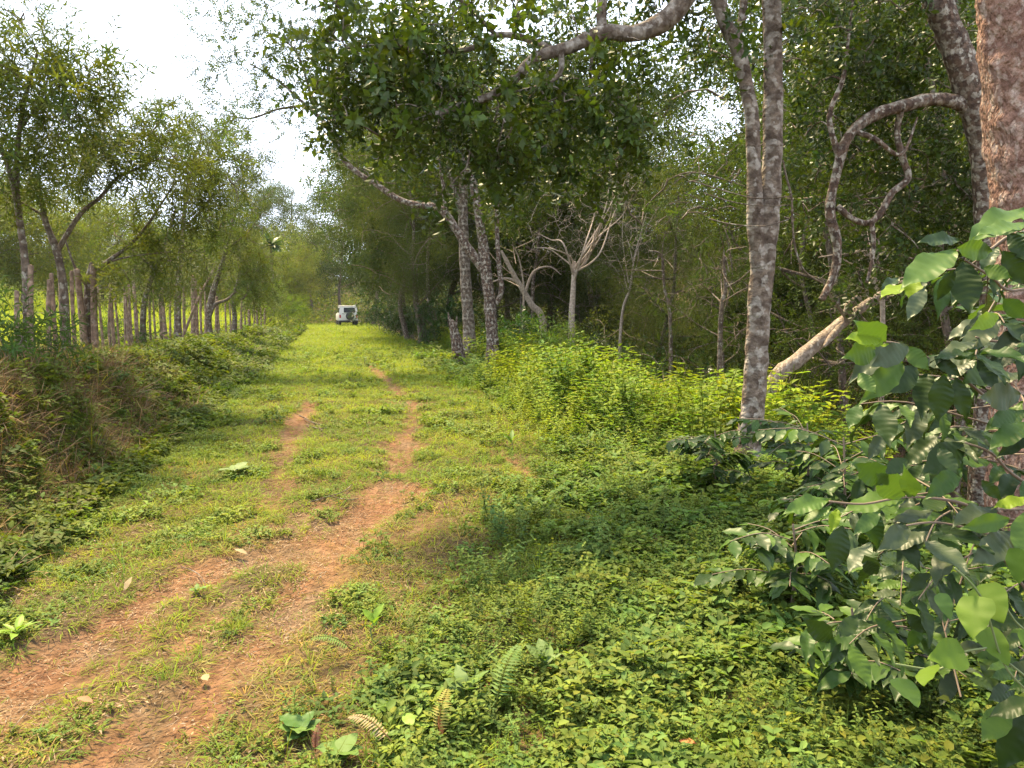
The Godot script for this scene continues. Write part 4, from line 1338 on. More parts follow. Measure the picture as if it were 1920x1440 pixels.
func make_forest() -> void:
	var wood := "trees of the wood"
	var kinds := []
	var dk := {"bark": M.bark_grey, "spray": V.clump, "mat": M.leaf, "per": 5, "size": 1.25, "spread": 0.7, "droop": 0.15, "sides": 9, "reach": 6.0, "from": 0.4, "thick": 1.3}
	var a := dk.duplicate()
	a.tint = Color(0.06, 0.085, 0.02)
	kinds.append(grown("forest_tree", "tall dark-leaved tree in the dense wood beside the track", wood, 15.5, 0.25, 4.2, 0.17, 13, 230, a))
	a = dk.duplicate()
	a.tint = Color(0.09, 0.12, 0.025)
	a.bark = M.bark_pale
	kinds.append(grown("pale_stemmed_tree", "slim pale-stemmed tree with loose mid-green crown in the wood", wood, 13.5, 0.42, 3.0, 0.11, 10, 140, a))
	a = dk.duplicate()
	a.tint = Color(0.08, 0.1, 0.026)
	a.spray = V.fine
	a.per = 6
	kinds.append(grown("fine_leaved_tree", "fine-leaved dull green tree among the trees of the wood", wood, 12.5, 0.2, 3.7, 0.13, 12, 180, a))
	a = dk.duplicate()
	a.tint = Color(0.14, 0.165, 0.035)
	kinds.append(grown("meadow_tree", "rounded yellow-green tree standing at the far end of the pasture", "trees round the pasture", 9.0, 0.22, 3.4, 0.14, 9, 150, a))
	a = dk.duplicate()
	a.tint = Color(0.065, 0.095, 0.02)
	a.size = 0.9
	a.spray = V.small
	a.per = 9
	a.spread = 0.5
	kinds.append(grown("slope_tree", "thin crooked understorey tree with hanging sprays on the near slope", "trees on the near slope", 10.5, 0.2, 2.7, 0.08, 12, 160, a))
	var placed := {}
	var plain_label := []
	for k in kinds:
		plain_label.append(k.get_meta("label"))
	# [column, distance, kind, size, label of its own]
	var list := [[770, 52, 0, 1.15], [735, 64, 2, 1.2, "fine-leaved tree over the shrub that crowds the parked vehicle"], [700, 78, 0, 1.2], [640, 92, 0, 1.1, "tall dark tree standing straight behind the parked vehicle"], [585, 100, 3, 1.3], [765, 41, 0, 0.8], [790, 33, 2, 0.75, "small fine-leaved tree beside the broken stump"], [822, 36, 1, 0.95, "pale slim stem behind the broken stump"], [800, 42, 0, 1.05], [860, 44, 0, 1.1], [915, 40, 2, 1.1], [960, 36, 1, 1.05, "pale slim stem behind the stout mottled trunk"], [1010, 33, 1, 1.0, "pale slim stem beside the leaning dead trunk"], [1030, 42, 0, 1.15], [1100, 36, 0, 1.1, "tall dark-leaved tree right behind the leafless thicket tree"], [1180, 32, 2, 1.0], [1150, 41, 0, 0.9], [1160, 48, 0, 1.15], [1225, 23, 2, 0.7], [1275, 28, 2, 0.55], [1060, 56, 0, 1.2], [940, 54, 0, 1.25], [1350, 15, 4, 0.5, "thin crooked tree just beyond the tall sunlit weeds"], [1470, 24, 0, 0.72], [1560, 17, 4, 0.95], [1590, 22, 0, 0.95], [1620, 15, 4, 1.2, "thin crooked tree behind the end of the fallen trunk"], [1660, 26, 0, 1.05], [1730, 18, 2, 1.0], [1800, 14, 4, 1.25], [1820, 24, 0, 1.0], [1900, 17, 0, 0.95, "tall dark-leaved tree behind the massive reddish trunk"], [2000, 12, 4, 1.2], [1580, 34, 0, 1.1], [1400, 38, 0, 0.6], [1740, 36, 0, 1.1], [1880, 34, 2, 1.2], [2020, 24, 0, 1.0],
		[430, 84, 3, 1.2], [480, 110, 0, 1.2], [540, 78, 3, 0.9, "yellow-green tree above the thin-stemmed shrub at the end of the bank"], [505, 92, 3, 1.2], [450, 125, 0, 1.35], [400, 70, 3, 0.9], [340, 84, 3, 1.2], [280, 72, 3, 1.0], [200, 66, 3, 1.1], [120, 60, 3, 1.2], [40, 52, 3, 1.1], [-60, 48, 3, 1.2], [230, 95, 2, 1.3, "dull green fine-leaved tree beyond the pasture trees"], [560, 130, 0, 1.3], [610, 125, 2, 1.2]]
	for l in list:
		var o: Node3D = kinds[l[2]]
		var p := footing(l[0], l[1])
		var turn := rf(0, TAU)
		if placed.has(l[2]):
			o = again(o, p, turn, l[3] * rf(0.94, 1.06), plain_label[l[2]])
		else:
			o.position = p
			o.rotation.y = turn
			o.scale = Vector3.ONE * l[3]
			placed[l[2]] = true
		if l.size() > 4:
			o.set_meta("label", l[4])
	# far wood that closes the view
	var t := []
	var c := []
	for k in 5200:
		var col := rf(-300, 2200)
		var s := rf(110, 165)
		var p := footing(col, s)
		p.y += rf(0, 1) * rf(3, 11)
		t.append(aimed(ball(), rf(3.0, 5.0), p))
		c.append(shade(Color(0.06, 0.085, 0.028), 0.3, 0.2))
	scatter("distant_foliage", V.clump, M.leaf, stuff("distant_wood", "hazy mass of distant woodland closing the end of the valley", "wood"), t, c)

func bush(called: String, label: String, category: String, group: String, at: Vector3, r: float, h: float, n: int, how: Dictionary) -> Node3D:
	var o := thing(called, at, label, category, group)
	var nodes := PackedVector3Array()
	var stems := 4 + rng.randi() % 3
	for i in stems:
		var a := TAU * i / stems + rf(-0.4, 0.4)
		var end := at + Vector3(cos(a) * r * 0.5, h * rf(0.5, 0.85), sin(a) * r * 0.5)
		var c := curve([[at - Vector3(0, 0.1, 0), 0.02], [at.lerp(end, 0.5) + ball() * 0.1 * r, 0.015], [end, 0.008]], 4)
		var b := MB.new()
		b.tube(c[0], c[1], 6)
		part("stem", b.mesh(at), how.bark, o)
		nodes.append_array(c[0])
	var goals := PackedVector3Array()
	for i in n:
		var q := ball()
		goals.append(at + Vector3(q.x * r, h * 0.55 + q.y * h * 0.45, q.z * r))
	crown(o, at, nodes, goals, how)
	return o

func make_shrubs() -> void:
	bare_sapling("leafless sapling beside the leaning dead trunk", 985, 26.0, 380, 70, 90, -25)
	bare_sapling("leafless sapling just past the leafless thicket tree", 1160, 22.0, 330, 85, 115, 40)
	bare_sapling("leafless sapling above the hollow shrub", 1262, 18.0, 400, 70, 80, -35)
	bare_sapling("leafless sapling close behind the twin stems", 1352, 13.5, 440, 60, 60, 12)
	bare_sapling("leafless sapling under the arching limb", 1660, 12.5, 420, 80, 85, -40)
	var gl := {"bark": M.bark_grey, "spray": V.broad, "mat": M.gloss, "tint": Color(0.035, 0.07, 0.018), "per": 6, "size": 1.25, "spread": 0.3, "droop": 0.35, "reach": 4.0}
	bush("glossy_shrub", "dark glossy shrub crowding the parked vehicle", "shrub", "", footing(712, 56), 2.2, 3.0, 60, gl.merged({"size": 1.6, "tint": Color(0.04, 0.08, 0.02)}, true))
	bush("glossy_shrub", "dark glossy shrub in the grass before the wood, clear of any trunk", "shrub", "", footing(760, 44), 1.8, 2.2, 50, gl.merged({"size": 1.5}, true))
	bush("glossy_shrub", "dark glossy shrub behind the broken stump", "shrub", "", footing(832, 33), 1.4, 2.5, 55, gl.merged({"size": 1.3, "tint": Color(0.045, 0.09, 0.02)}, true))
	bush("glossy_shrub", "rounded bright-edged shrub behind the stout mottled trunk", "shrub", "", footing(975, 25), 1.3, 2.0, 60, gl.merged({"tint": Color(0.045, 0.095, 0.02)}, true))
	bush("glossy_shrub", "grey-green shrub at the foot of the leafless thicket tree", "shrub", "", footing(1085, 22), 1.3, 1.9, 55, gl.merged({"tint": Color(0.05, 0.085, 0.025)}, true))
	bush("glossy_shrub", "leafy shrub lower down the slope past the tall weeds", "shrub", "", footing(1195, 24), 2.0, 2.6, 70, gl)
	bush("glossy_shrub", "leafy shrub in the hollow beneath the boughs", "shrub", "", footing(1290, 19), 1.5, 2.2, 60, gl)
	var br := {"bark": M.bark_grey, "spray": V.lance, "mat": M.leaf, "tint": Color(0.13, 0.19, 0.03), "per": 6, "size": 1.1, "spread": 0.3, "droop": 0.2, "reach": 4.0}
	bush("leafy_shrub", "bright yellow-green shrub of thin stems where the bank ends", "shrub", "", footing(532, 58), 1.6, 3.4, 40, br.merged({"size": 1.7}, true))
	bush("leafy_shrub", "pale green shrub at the corner of the pasture", "shrub", "", footing(500, 50), 1.6, 3.0, 40, br.merged({"size": 1.6, "tint": Color(0.11, 0.16, 0.03)}, true))
	bush("leafy_shrub", "yellowish sapling among the tall weeds beside the mottled trunk", "shrub", "", footing(1040, 17.5), 0.7, 1.5, 30, br.merged({"size": 0.9}, true))
	var bl := br.merged({"tint": Color(0.07, 0.115, 0.03), "size": 1.1}, true)
	bush("bank_bush", "low drooping bush spilling over the brow of the bank", "bush", "", footing(10, 8.2), 0.4, 0.45, 20, bl.merged({"size": 0.9}, true))
	bush("bank_bush", "small mid-green bush between the post and the thin stakes", "bush", "", footing(228, 15.5), 0.5, 0.45, 20, bl.merged({"size": 0.9}, true))
	# a tree aloe with strap leaves stands out above the far shrubs
	var at := footing(512, 62)
	var yu := thing("yucca", at, "spiky strap-leaved rosette on a thin trunk above the far shrubs", "yucca")
	var b := MB.new()
	b.tube(PackedVector3Array([at - Vector3(0, 0.2, 0), at + Vector3(0.1, 3.0, 0), at + Vector3(0, 6.6, 0)]), PackedFloat32Array([0.16, 0.12, 0.1]), 8, 0.15, Color.WHITE, nz)
	part("trunk", b.mesh(at), M.bark_grey, yu)
	for k in 34:
		var d := ball().normalized()
		d.y = absf(d.y) * 1.2 - 0.4
		var lf := part("leaf", V.strap[k % 2], M.coffee[1], yu)
		lf.transform = aimed_leaf(Vector3(0, 6.6 - 0.03 * (k % 8), 0), d.normalized(), Vector3.UP + ball() * 0.3, rf(1.1, 1.5))

func make_car() -> void:
	var at := footing(654, 70.0)
	var car := thing("parked_car", at, "white boxy off-road vehicle with a spare wheel on its tail, parked up the track", "car")
	car.rotation.y = deg_to_rad(16.5)
	var white := plain_mat("white_paint", lin(0.6, 0.57, 0.52), 0.4)
	var dark := plain_mat("black_rubber", lin(0.02, 0.02, 0.022), 0.75)
	var glass := plain_mat("tinted_glass", lin(0.03, 0.035, 0.045), 0.08)
	var steel := plain_mat("grey_steel", lin(0.35, 0.35, 0.36), 0.4, 0.6)
	var red := plain_mat("red_lens", lin(0.35, 0.02, 0.02), 0.25)
	var b := MB.new()
	b.box(Vector3(-0.86, 0.55, -4.1), Vector3(0.86, 1.18, 0.0), 0.05)
	b.box(Vector3(-0.84, 0.62, -4.25), Vector3(0.84, 1.12, -4.0), 0.05)
	part("body", b.mesh(), white, car)
	b = MB.new()
	# cabin with leaning sides
	var lo := 1.178
	var hi := 1.86
	var q := [Vector3(-0.84, lo, 0), Vector3(0.84, lo, 0), Vector3(0.84, lo, -2.7), Vector3(-0.84, lo, -2.7)]
	var w := [Vector3(-0.74, hi, -0.08), Vector3(0.74, hi, -0.08), Vector3(0.74, hi, -2.25), Vector3(-0.74, hi, -2.25)]
	for i in 4:
		var j := (i + 1) % 4
		b.quad(q[j], q[i], w[i], w[j])
	b.quad(w[0], w[3], w[2], w[1])
	part("cabin", b.mesh(), white, car)
	b = MB.new()
	b.box(Vector3(-0.78, 1.86, -2.3), Vector3(0.78, 1.92, -0.05), 0.025)
	part("roof", b.mesh(), white, car)
	b = MB.new()
	b.quad(Vector3(0.62, 1.3, 0.003), Vector3(-0.42, 1.3, 0.003), Vector3(-0.4, 1.74, -0.06), Vector3(0.58, 1.74, -0.06))
	part("rear_window", b.mesh(), glass, car)
	for k in [[-0.12, -0.9], [-1.0, -1.7], [-1.8, -2.3]]:
		for sd in [-1, 1]:
			b = MB.new()
			var z0: float = k[0]
			var z1: float = k[1]
			b.box(Vector3(sd * 0.79 - 0.035, 1.27, z1), Vector3(sd * 0.79 + 0.035, 1.72, z0), 0.01)
			part("side_window", b.mesh(), glass, car)
	for sd in [-1, 1]:
		b = MB.new()
		b.box(Vector3(sd * 0.74 - 0.07, 0.82, -0.02), Vector3(sd * 0.74 + 0.07, 1.1, 0.025), 0.015)
		part("tail_light", b.mesh(), red, car)
		b = MB.new()
		b.tube(PackedVector3Array([Vector3(sd * 0.66, 1.98, -0.1), Vector3(sd * 0.66, 1.98, -2.2)]), PackedFloat32Array([0.02, 0.02]), 6)
		for z in [-0.3, -1.2, -2.0]:
			b.tube(PackedVector3Array([Vector3(sd * 0.66, 1.9, z), Vector3(sd * 0.66, 1.98, z)]), PackedFloat32Array([0.015, 0.015]), 6)
		part("roof_rail", b.mesh(), steel, car)
	b = MB.new()
	b.box(Vector3(-0.84, 0.42, -0.1), Vector3(0.84, 0.6, 0.12), 0.03)
	part("bumper", b.mesh(), dark, car)
	var wheel := func(called: String, c: Vector3, axis: Vector3, r: float, wd: float):
		var o := MeshInstance3D.new()
		o.name = called
		var m := MB.new()
		var a := axis * wd * 0.5
		m.tube(PackedVector3Array([c - a, c - a * 0.98, c - a * 0.7, c + a * 0.7, c + a * 0.98, c + a]), PackedFloat32Array([r * 0.6, r * 0.9, r, r, r * 0.9, r * 0.6]), 24)
		o.mesh = m.mesh()
		o.material_override = dark
		car.add_child(o, true)
		m = MB.new()
		m.tube(PackedVector3Array([c - a * 0.9, c + a * 0.9, c + a * 1.06, c + a * 0.95]), PackedFloat32Array([r * 0.6, r * 0.6, r * 0.5, r * 0.2]), 20)
		part("rim", m.mesh(), steel, o)
	wheel.call("spare_wheel", Vector3(0.12, 0.98, 0.17), Vector3.BACK, 0.37, 0.24)
	for z in [-0.75, -3.35]:
		for sd in [-1, 1]:
			wheel.call("wheel", Vector3(sd * 0.74, 0.37, z), Vector3(sd, 0, 0), 0.37, 0.24)

func toned(called: String, c: Color, rough: float, through: float) -> StandardMaterial3D:
	var m := leaf_mat(called, rough + 0.08, through, 0.32)
	m.albedo_color = Color(c.r, c.g, c.b).linear_to_srgb()
	return m

func make_leaf_tones() -> void:
	M.coffee = [toned("coffee_leaf_dark", Color(0.024, 0.045, 0.01), 0.34, 0.45), toned("coffee_leaf", Color(0.04, 0.08, 0.014), 0.36, 0.6), toned("coffee_leaf_light", Color(0.07, 0.125, 0.02), 0.38, 0.7), toned("coffee_leaf_young", Color(0.17, 0.25, 0.016), 0.42, 0.9), toned("coffee_leaf_dull", Color(0.05, 0.068, 0.03), 0.34, 0.4), toned("coffee_leaf_yellowed", Color(0.24, 0.21, 0.04), 0.5, 0.5)]
	M.vine_leaf = toned("vine_leaf", Color(0.1, 0.165, 0.014), 0.5, 0.85)
	M.canopy = [toned("canopy_leaf_dark", Color(0.035, 0.06, 0.015), 0.35, 0.55), toned("canopy_leaf", Color(0.065, 0.1, 0.018), 0.35, 0.6), toned("canopy_leaf_light", Color(0.1, 0.15, 0.022), 0.38, 0.7)]
	M.herb_tone = [toned("herb_leaf", Color(0.1, 0.17, 0.03), 0.5, 0.7), toned("herb_leaf_pale", Color(0.14, 0.2, 0.06), 0.5, 0.7), toned("herb_leaf_bright", Color(0.17, 0.27, 0.03), 0.42, 0.8), toned("herb_leaf_deep", Color(0.06, 0.12, 0.025), 0.42, 0.6)]
	M.fallen = [toned("fallen_leaf_orange", Color(0.4, 0.14, 0.05), 0.7, 0.3), toned("fallen_leaf_brown", Color(0.24, 0.12, 0.06), 0.75, 0.2), toned("fallen_leaf_tan", Color(0.25, 0.185, 0.1), 0.75, 0.3), toned("fallen_leaf_red", Color(0.22, 0.09, 0.05), 0.6, 0.4)]
	M.green_stem = plain_mat("green_stem", lin(0.12, 0.15, 0.05), 0.6)
	M.brown_twig = plain_mat("brown_twig", lin(0.15, 0.105, 0.07), 0.75)

# a leaf seen from pixel to pixel, about wpx pixels wide as it is turned
func leaf_at(parent: Node3D, mesh: Mesh, mat: Material, q: Array, s: float, ratio: float) -> void:
	var a := P(q[0], q[1], s + rf(-0.03, 0.05))
	var e := P(q[2], q[3], s - rf(0.0, 0.06))
	var d := e - a
	var l := d.length()
	var lp := Vector2(q[2] - q[0], q[3] - q[1]).length()
	var view := (Vector3(0, EYE, 0) - a).normalized()
	var across := d.normalized().cross(view).normalized()
	if across.y > 0.0:
		across = -across
	var k := clampf(q[4] / maxf(lp * ratio, 1.0), 0.15, 1.0)
	var ang := acos(k)
	# turn the blade so that its upper side tips towards the sky
	var n := view * cos(ang) - across * sin(ang)
	if n.y < 0.0:
		n = view * cos(ang) + across * sin(ang)
	var o := part("leaf", mesh, mat, parent)
	var t := aimed_leaf(a - parent.position, d, n, l)
	var wide: float = clampf(q[4] / maxf(lp * ratio, 1.0), 1.0, 1.18)
	t.basis.z *= wide
	o.transform = t

func twig(parent: Node3D, called: String, pts: Array, mat: Material, sides := 7) -> void:
	var b := MB.new()
	var c := curve(pts, 4)
	b.tube(c[0], c[1], sides, 0.15, Color.WHITE, nz)
	part(called, b.mesh(parent.position), mat, parent)

func make_coffee() -> void:
	# the shrub close by: its leaves in the order they hang along the branches [from x, y, to x, y, width, tone]
	var s := 2.0
	var foot := Vector3(1.95, hgt(1.95, 2.3), -2.3)
	var o := thing("coffee_shrub", foot, "large coffee shrub with broad pleated glossy leaves before the reddish trunk", "shrub")
	var stem_top := P(1990, 300, 2.3)
	twig(o, "stem", [[foot - Vector3(0, 0.1, 0), 0.028], [foot + Vector3(0.03, 0.8, 0.05), 0.024], [stem_top, 0.014]], M.brown_twig)
	for b in [[[2010, 420], [1900, 440], [1850, 470], [1795, 470]], [[2010, 520], [1900, 545], [1860, 520], [1810, 488]], [[2010, 850], [1920, 800], [1850, 745], [1790, 700], [1700, 650], [1655, 640]], [[2010, 620], [1930, 630], [1870, 640], [1830, 632]], [[2010, 960], [1900, 890], [1860, 850], [1810, 830]], [[2010, 1000], [1860, 965], [1790, 940], [1700, 932], [1620, 945], [1555, 940]], [[2010, 1060], [1920, 1020], [1850, 1000], [1760, 980], [1700, 985]], [[1990, 1010], [1930, 960], [1895, 955], [1870, 955]], [[1990, 1190], [1890, 1060], [1870, 1020], [1845, 1015]]]:
		var pts := []
		for i in b.size():
			pts.append([P(b[i][0], b[i][1], s + 0.3 - 0.3 * i / (b.size() - 1)), lerpf(0.0055, 0.0025, float(i) / (b.size() - 1))])
		twig(o, "branch", pts, M.brown_twig)
	var leaves := [[1793, 470, 1690, 525, 42, 2], [1793, 465, 1876, 474, 46, 2], [1805, 490, 1818, 586, 66, 0], [1930, 395, 1815, 417, 26, 2], [1930, 420, 1828, 430, 20, 2], [1800, 452, 1728, 440, 20, 0], [1705, 531, 1650, 552, 15, 3], [1714, 525, 1712, 554, 15, 3], [1735, 540, 1700, 597, 27, 4], [1890, 438, 1940, 490, 50, 0], [1845, 502, 1895, 520, 26, 2], [1790, 505, 1757, 565, 30, 0], [1880, 470, 1935, 540, 44, 0], [1850, 440, 1912, 425, 24, 1],
		[1652, 637, 1588, 630, 20, 3], [1692, 645, 1592, 690, 38, 4], [1658, 642, 1614, 611, 32, 2], [1702, 648, 1645, 682, 40, 4], [1698, 650, 1742, 694, 42, 2], [1692, 680, 1628, 742, 46, 2], [1718, 688, 1668, 734, 40, 0], [1738, 700, 1730, 772, 48, 0], [1770, 702, 1758, 792, 42, 0], [1792, 708, 1812, 784, 40, 0], [1640, 655, 1594, 668, 26, 2], [1648, 647, 1682, 648, 10, 3], [1666, 680, 1671, 714, 14, 3], [1752, 668, 1800, 705, 34, 0], [1610, 700, 1640, 735, 26, 2],
		[1832, 640, 1754, 662, 20, 4], [1836, 622, 1798, 684, 36, 1], [1925, 615, 1858, 662, 32, 4], [1862, 682, 1818, 712, 26, 2], [1915, 700, 1862, 714, 18, 4], [1912, 740, 1844, 746, 34, 4], [1935, 640, 1915, 700, 50, 0], [1880, 560, 1930, 600, 36, 1], [1870, 590, 1832, 612, 22, 3], [1905, 770, 1860, 800, 26, 1], [1930, 810, 1880, 850, 40, 0],
		[1806, 832, 1736, 886, 42, 0], [1802, 880, 1742, 930, 42, 1], [1694, 931, 1648, 892, 40, 2], [1712, 930, 1702, 898, 22, 2], [1702, 934, 1576, 946, 30, 2], [1553, 938, 1472, 948, 28, 2], [1560, 950, 1500, 979, 18, 2], [1570, 955, 1560, 990, 34, 3], [1580, 985, 1560, 1073, 56, 0], [1632, 948, 1646, 1030, 50, 1], [1750, 958, 1668, 976, 20, 4], [1702, 988, 1664, 1020, 30, 4], [1633, 1018, 1587, 1067, 24, 4], [1870, 955, 1788, 966, 26, 4], [1930, 934, 1860, 949, 22, 3], [1892, 973, 1815, 989, 44, 2], [1932, 955, 1914, 1048, 60, 2], [1902, 1000, 1836, 1050, 42, 4], [1852, 1046, 1836, 1052, 12, 5], [1797, 1033, 1737, 1067, 17, 4], [1792, 1064, 1736, 1075, 12, 3], [1660, 900, 1620, 880, 30, 1], [1700, 860, 1660, 890, 30, 0], [1760, 840, 1790, 880, 30, 0], [1650, 960, 1600, 1000, 26, 1], [1840, 900, 1880, 940, 34, 0], [1760, 1000, 1800, 1050, 32, 1], [1690, 1000, 1720, 1060, 34, 0], [1745, 1075, 1700, 1110, 30, 0], [1620, 1040, 1650, 1090, 30, 0],
		[1893, 1322, 1842, 1390, 42, 2], [1935, 1330, 1870, 1450, 74, 0], [1900, 1290, 1860, 1310, 22, 0], [1560, 1200, 1520, 1170, 26, 0], [1575, 1195, 1610, 1150, 28, 0], [1590, 1205, 1560, 1240, 26, 0], [1600, 1200, 1650, 1230, 30, 0], [1640, 1160, 1690, 1190, 30, 1], [1700, 1150, 1740, 1190, 30, 0], [1730, 1170, 1700, 1220, 28, 1]]
	var i := 0
	for q in leaves:
		var near := s + rf(-0.08, 0.12) + (0.25 if q[1] > 1100 else 0.0)
		leaf_at(o, V.coffee[i % 4], M.coffee[q[5]], q, near, 0.42)
		i += 1
	coffee_sprays(o, 24, 2.1, 2.5)
	var foot2 := Vector3(2.75, hgt(2.75, 3.2), -3.2)
	var o2 := thing("coffee_shrub", foot2, "darker coffee shrub filling in behind the large one, hiding the foot of the reddish trunk", "shrub")
	twig(o2, "stem", [[foot2 - Vector3(0, 0.1, 0), 0.026], [foot2 + Vector3(-0.05, 0.9, 0), 0.02], [foot2 + Vector3(-0.1, 1.9, 0), 0.01]], M.brown_twig)
	coffee_sprays(o2, 32, 2.55, 3.2)
	# climbing heart-leaved vine
	var vp := P(1900, 1300, 1.75)
	var vine := thing("heart_leaf_vine", vp, "vine with round bright green heart-shaped leaves climbing the coffee branches", "vine")
	for b in [[[1920, 1290], [1880, 1240], [1840, 1120], [1790, 1065]], [[1920, 1180], [1900, 1160], [1870, 1110]], [[1850, 1215], [1800, 1225], [1760, 1255], [1680, 1245]], [[1960, 1300], [1900, 1250], [1865, 1225]]]:
		var pts := []
		for e in b:
			pts.append([P(e[0], e[1], 1.78), 0.0028])
		twig(vine, "stem", pts, M.green_stem, 5)
	for q in [[1845, 1108, 1880, 1165, 64, 3], [1832, 1130, 1820, 1188, 54, 3], [1850, 1188, 1895, 1245, 52, 3], [1798, 1225, 1752, 1232, 44, 3], [1742, 1255, 1730, 1282, 22, 3], [1690, 1280, 1724, 1322, 38, 2], [1912, 1040, 1905, 1095, 40, 2], [1765, 1120, 1785, 1160, 30, 2], [1930, 1190, 1945, 1240, 40, 3]]:
		leaf_at(vine, V.heart[rng.randi() % 2], M.vine_leaf if q[5] == 3 else M.coffee[2], q, 1.75 + rf(-0.03, 0.05), 0.95)
	# coffee further off, round the foot of the twin stems
	var shrubs := [["coffee bush pressed against the foot of the twin stems", 1345, 6.6, 0.42, 0.6, 224], ["spreading coffee bush just past the twin stems, nearest the fallen trunk", 1520, 6.0, 0.55, 0.75, 294], ["coffee bush filling the gap between the twin stems and the large coffee shrub", 1590, 4.6, 0.5, 0.85, 280], ["low coffee bush sunk in the leafy herbs under the large shrub", 1500, 3.9, 0.36, 0.5, 168], ["knee-high coffee seedling at the edge of the herbs", 1620, 3.0, 0.26, 0.42, 84]]
	for b in shrubs:
		var f := footing(b[1], b[2])
		var c := thing("coffee_bush", f, b[0], "shrub", "coffee bushes on the slope")
		var h: float = b[4]
		var r: float = b[3]
		var n: int = b[5]
		var per := 14
		twig(c, "stem", [[f - Vector3(0, 0.05, 0), 0.011], [f + Vector3(0.02, h * 0.5, 0.01), 0.009], [f + Vector3(0, h * 0.95, 0), 0.005]], M.brown_twig, 6)
		for k in int(n / per):
			var a := TAU * k / (n / per) * 2.618
			var y0 := h * rf(0.3, 0.9)
			var d := Vector3(cos(a), rf(0.1, 0.55), sin(a)).normalized()
			var from := f + Vector3(0, y0, 0)
			var len := r * rf(0.75, 1.25)
			var end := from + d * len - Vector3(0, 0.15 * len, 0)
			var mid := from.lerp(end, 0.5) + Vector3(0, 0.1 * len, 0)
			twig(c, "branch", [[from, 0.0035], [mid, 0.0028], [end, 0.0018]], M.brown_twig, 5)
			for e in per:
				var t := 0.12 + 0.88 * (int(e / 2) + 0.5) / (per / 2.0)
				var at := from.lerp(mid, minf(t * 2, 1)) if t < 0.5 else mid.lerp(end, t * 2 - 1)
				var side := d.cross(Vector3.UP).normalized() * (1 if e % 2 else -1)
				var dir := (side + d * 0.6 + Vector3(0, rf(-0.9, 0.05), 0) + ball() * 0.25).normalized()
				var lf := part("leaf", V.coffee_far[e % 2], M.coffee[[0, 0, 1, 1, 0, 2][rng.randi() % 6]], c)
				lf.transform = aimed_leaf(at - f, dir, Vector3.UP + ball() * 0.4, 0.145 * rf(0.7, 1.2))

# leafy sprays: pairs of drooping leaves along side shoots
func coffee_sprays(o: Node3D, n: int, s0: float, s1: float) -> void:
	var k := 0
	while k < n:
		var cx := rf(1650, 1990)
		var cy := rf(440, 1240)
		if cx < 1740 and cy < 880 or cx < 1700 and cy < 960 or cx < 1830 and cy < 600:
			continue
		k += 1
		var sd := rf(s0, s1)
		var a0 := P(cx, cy, sd)
		var d := Vector3(rf(-1.0, 0.3), rf(-0.15, 0.35), rf(-0.4, 0.9)).normalized()
		var len := rf(0.22, 0.36)
		twig(o, "side_shoot", [[a0 - d * 0.12, 0.003], [a0 + d * len * 0.5, 0.0025], [a0 + d * len - Vector3(0, 0.04, 0), 0.0015]], M.brown_twig, 5)
		for m in 9:
			var tt := (int(m / 2) + 0.5) / 4.5
			var at := a0 + d * len * tt - Vector3(0, 0.04 * tt * tt, 0)
			var side := d.cross(Vector3.UP).normalized() * (1.0 if m % 2 else -1.0)
			var dir := (side * rf(0.5, 1.0) + d * rf(0.3, 0.8) + Vector3(0, rf(-0.9, 0.1), 0)).normalized()
			var lf := part("leaf", V.coffee[rng.randi() % 4], M.coffee[[0, 1, 0, 1, 2, 0, 4][rng.randi() % 7]], o)
			lf.transform = aimed_leaf(at - o.position, dir, Vector3(0, 1, 0.35) + ball() * 0.4, rf(0.09, 0.165))

# a small plant whose leaves are counted: rosette or upright stem with a few large leaves
func plant(called: String, label: String, category: String, group: String, px_: float, py: float, n: int, l: float, h: float, meshes: Array, mats: Array, rise := 0.6) -> Node3D:
	var f := gp(px_, py)
	var o := thing(called, f, label, category, group)
	twig(o, "stem", [[f - Vector3(0, 0.03, 0), 0.004], [f + Vector3(rf(-0.02, 0.02), h * 0.6, rf(-0.02, 0.02)), 0.0035], [f + Vector3(rf(-0.03, 0.03), h, rf(-0.03, 0.03)), 0.002]], M.green_stem, 5)
	var a0 := rf(0, TAU)
	for k in n:
		var a := a0 + k * 2.4
		var y := h * (0.35 + 0.65 * (k + 1.0) / n)
		var d := Vector3(cos(a), rise * rf(0.6, 1.5), sin(a)).normalized()
		var lf := part("leaf", meshes[k % meshes.size()], mats[rng.randi() % mats.size()], o)
		lf.transform = aimed_leaf(Vector3(0, y, 0), d, Vector3.UP + ball() * 0.25, l * rf(0.75, 1.15))
	return o

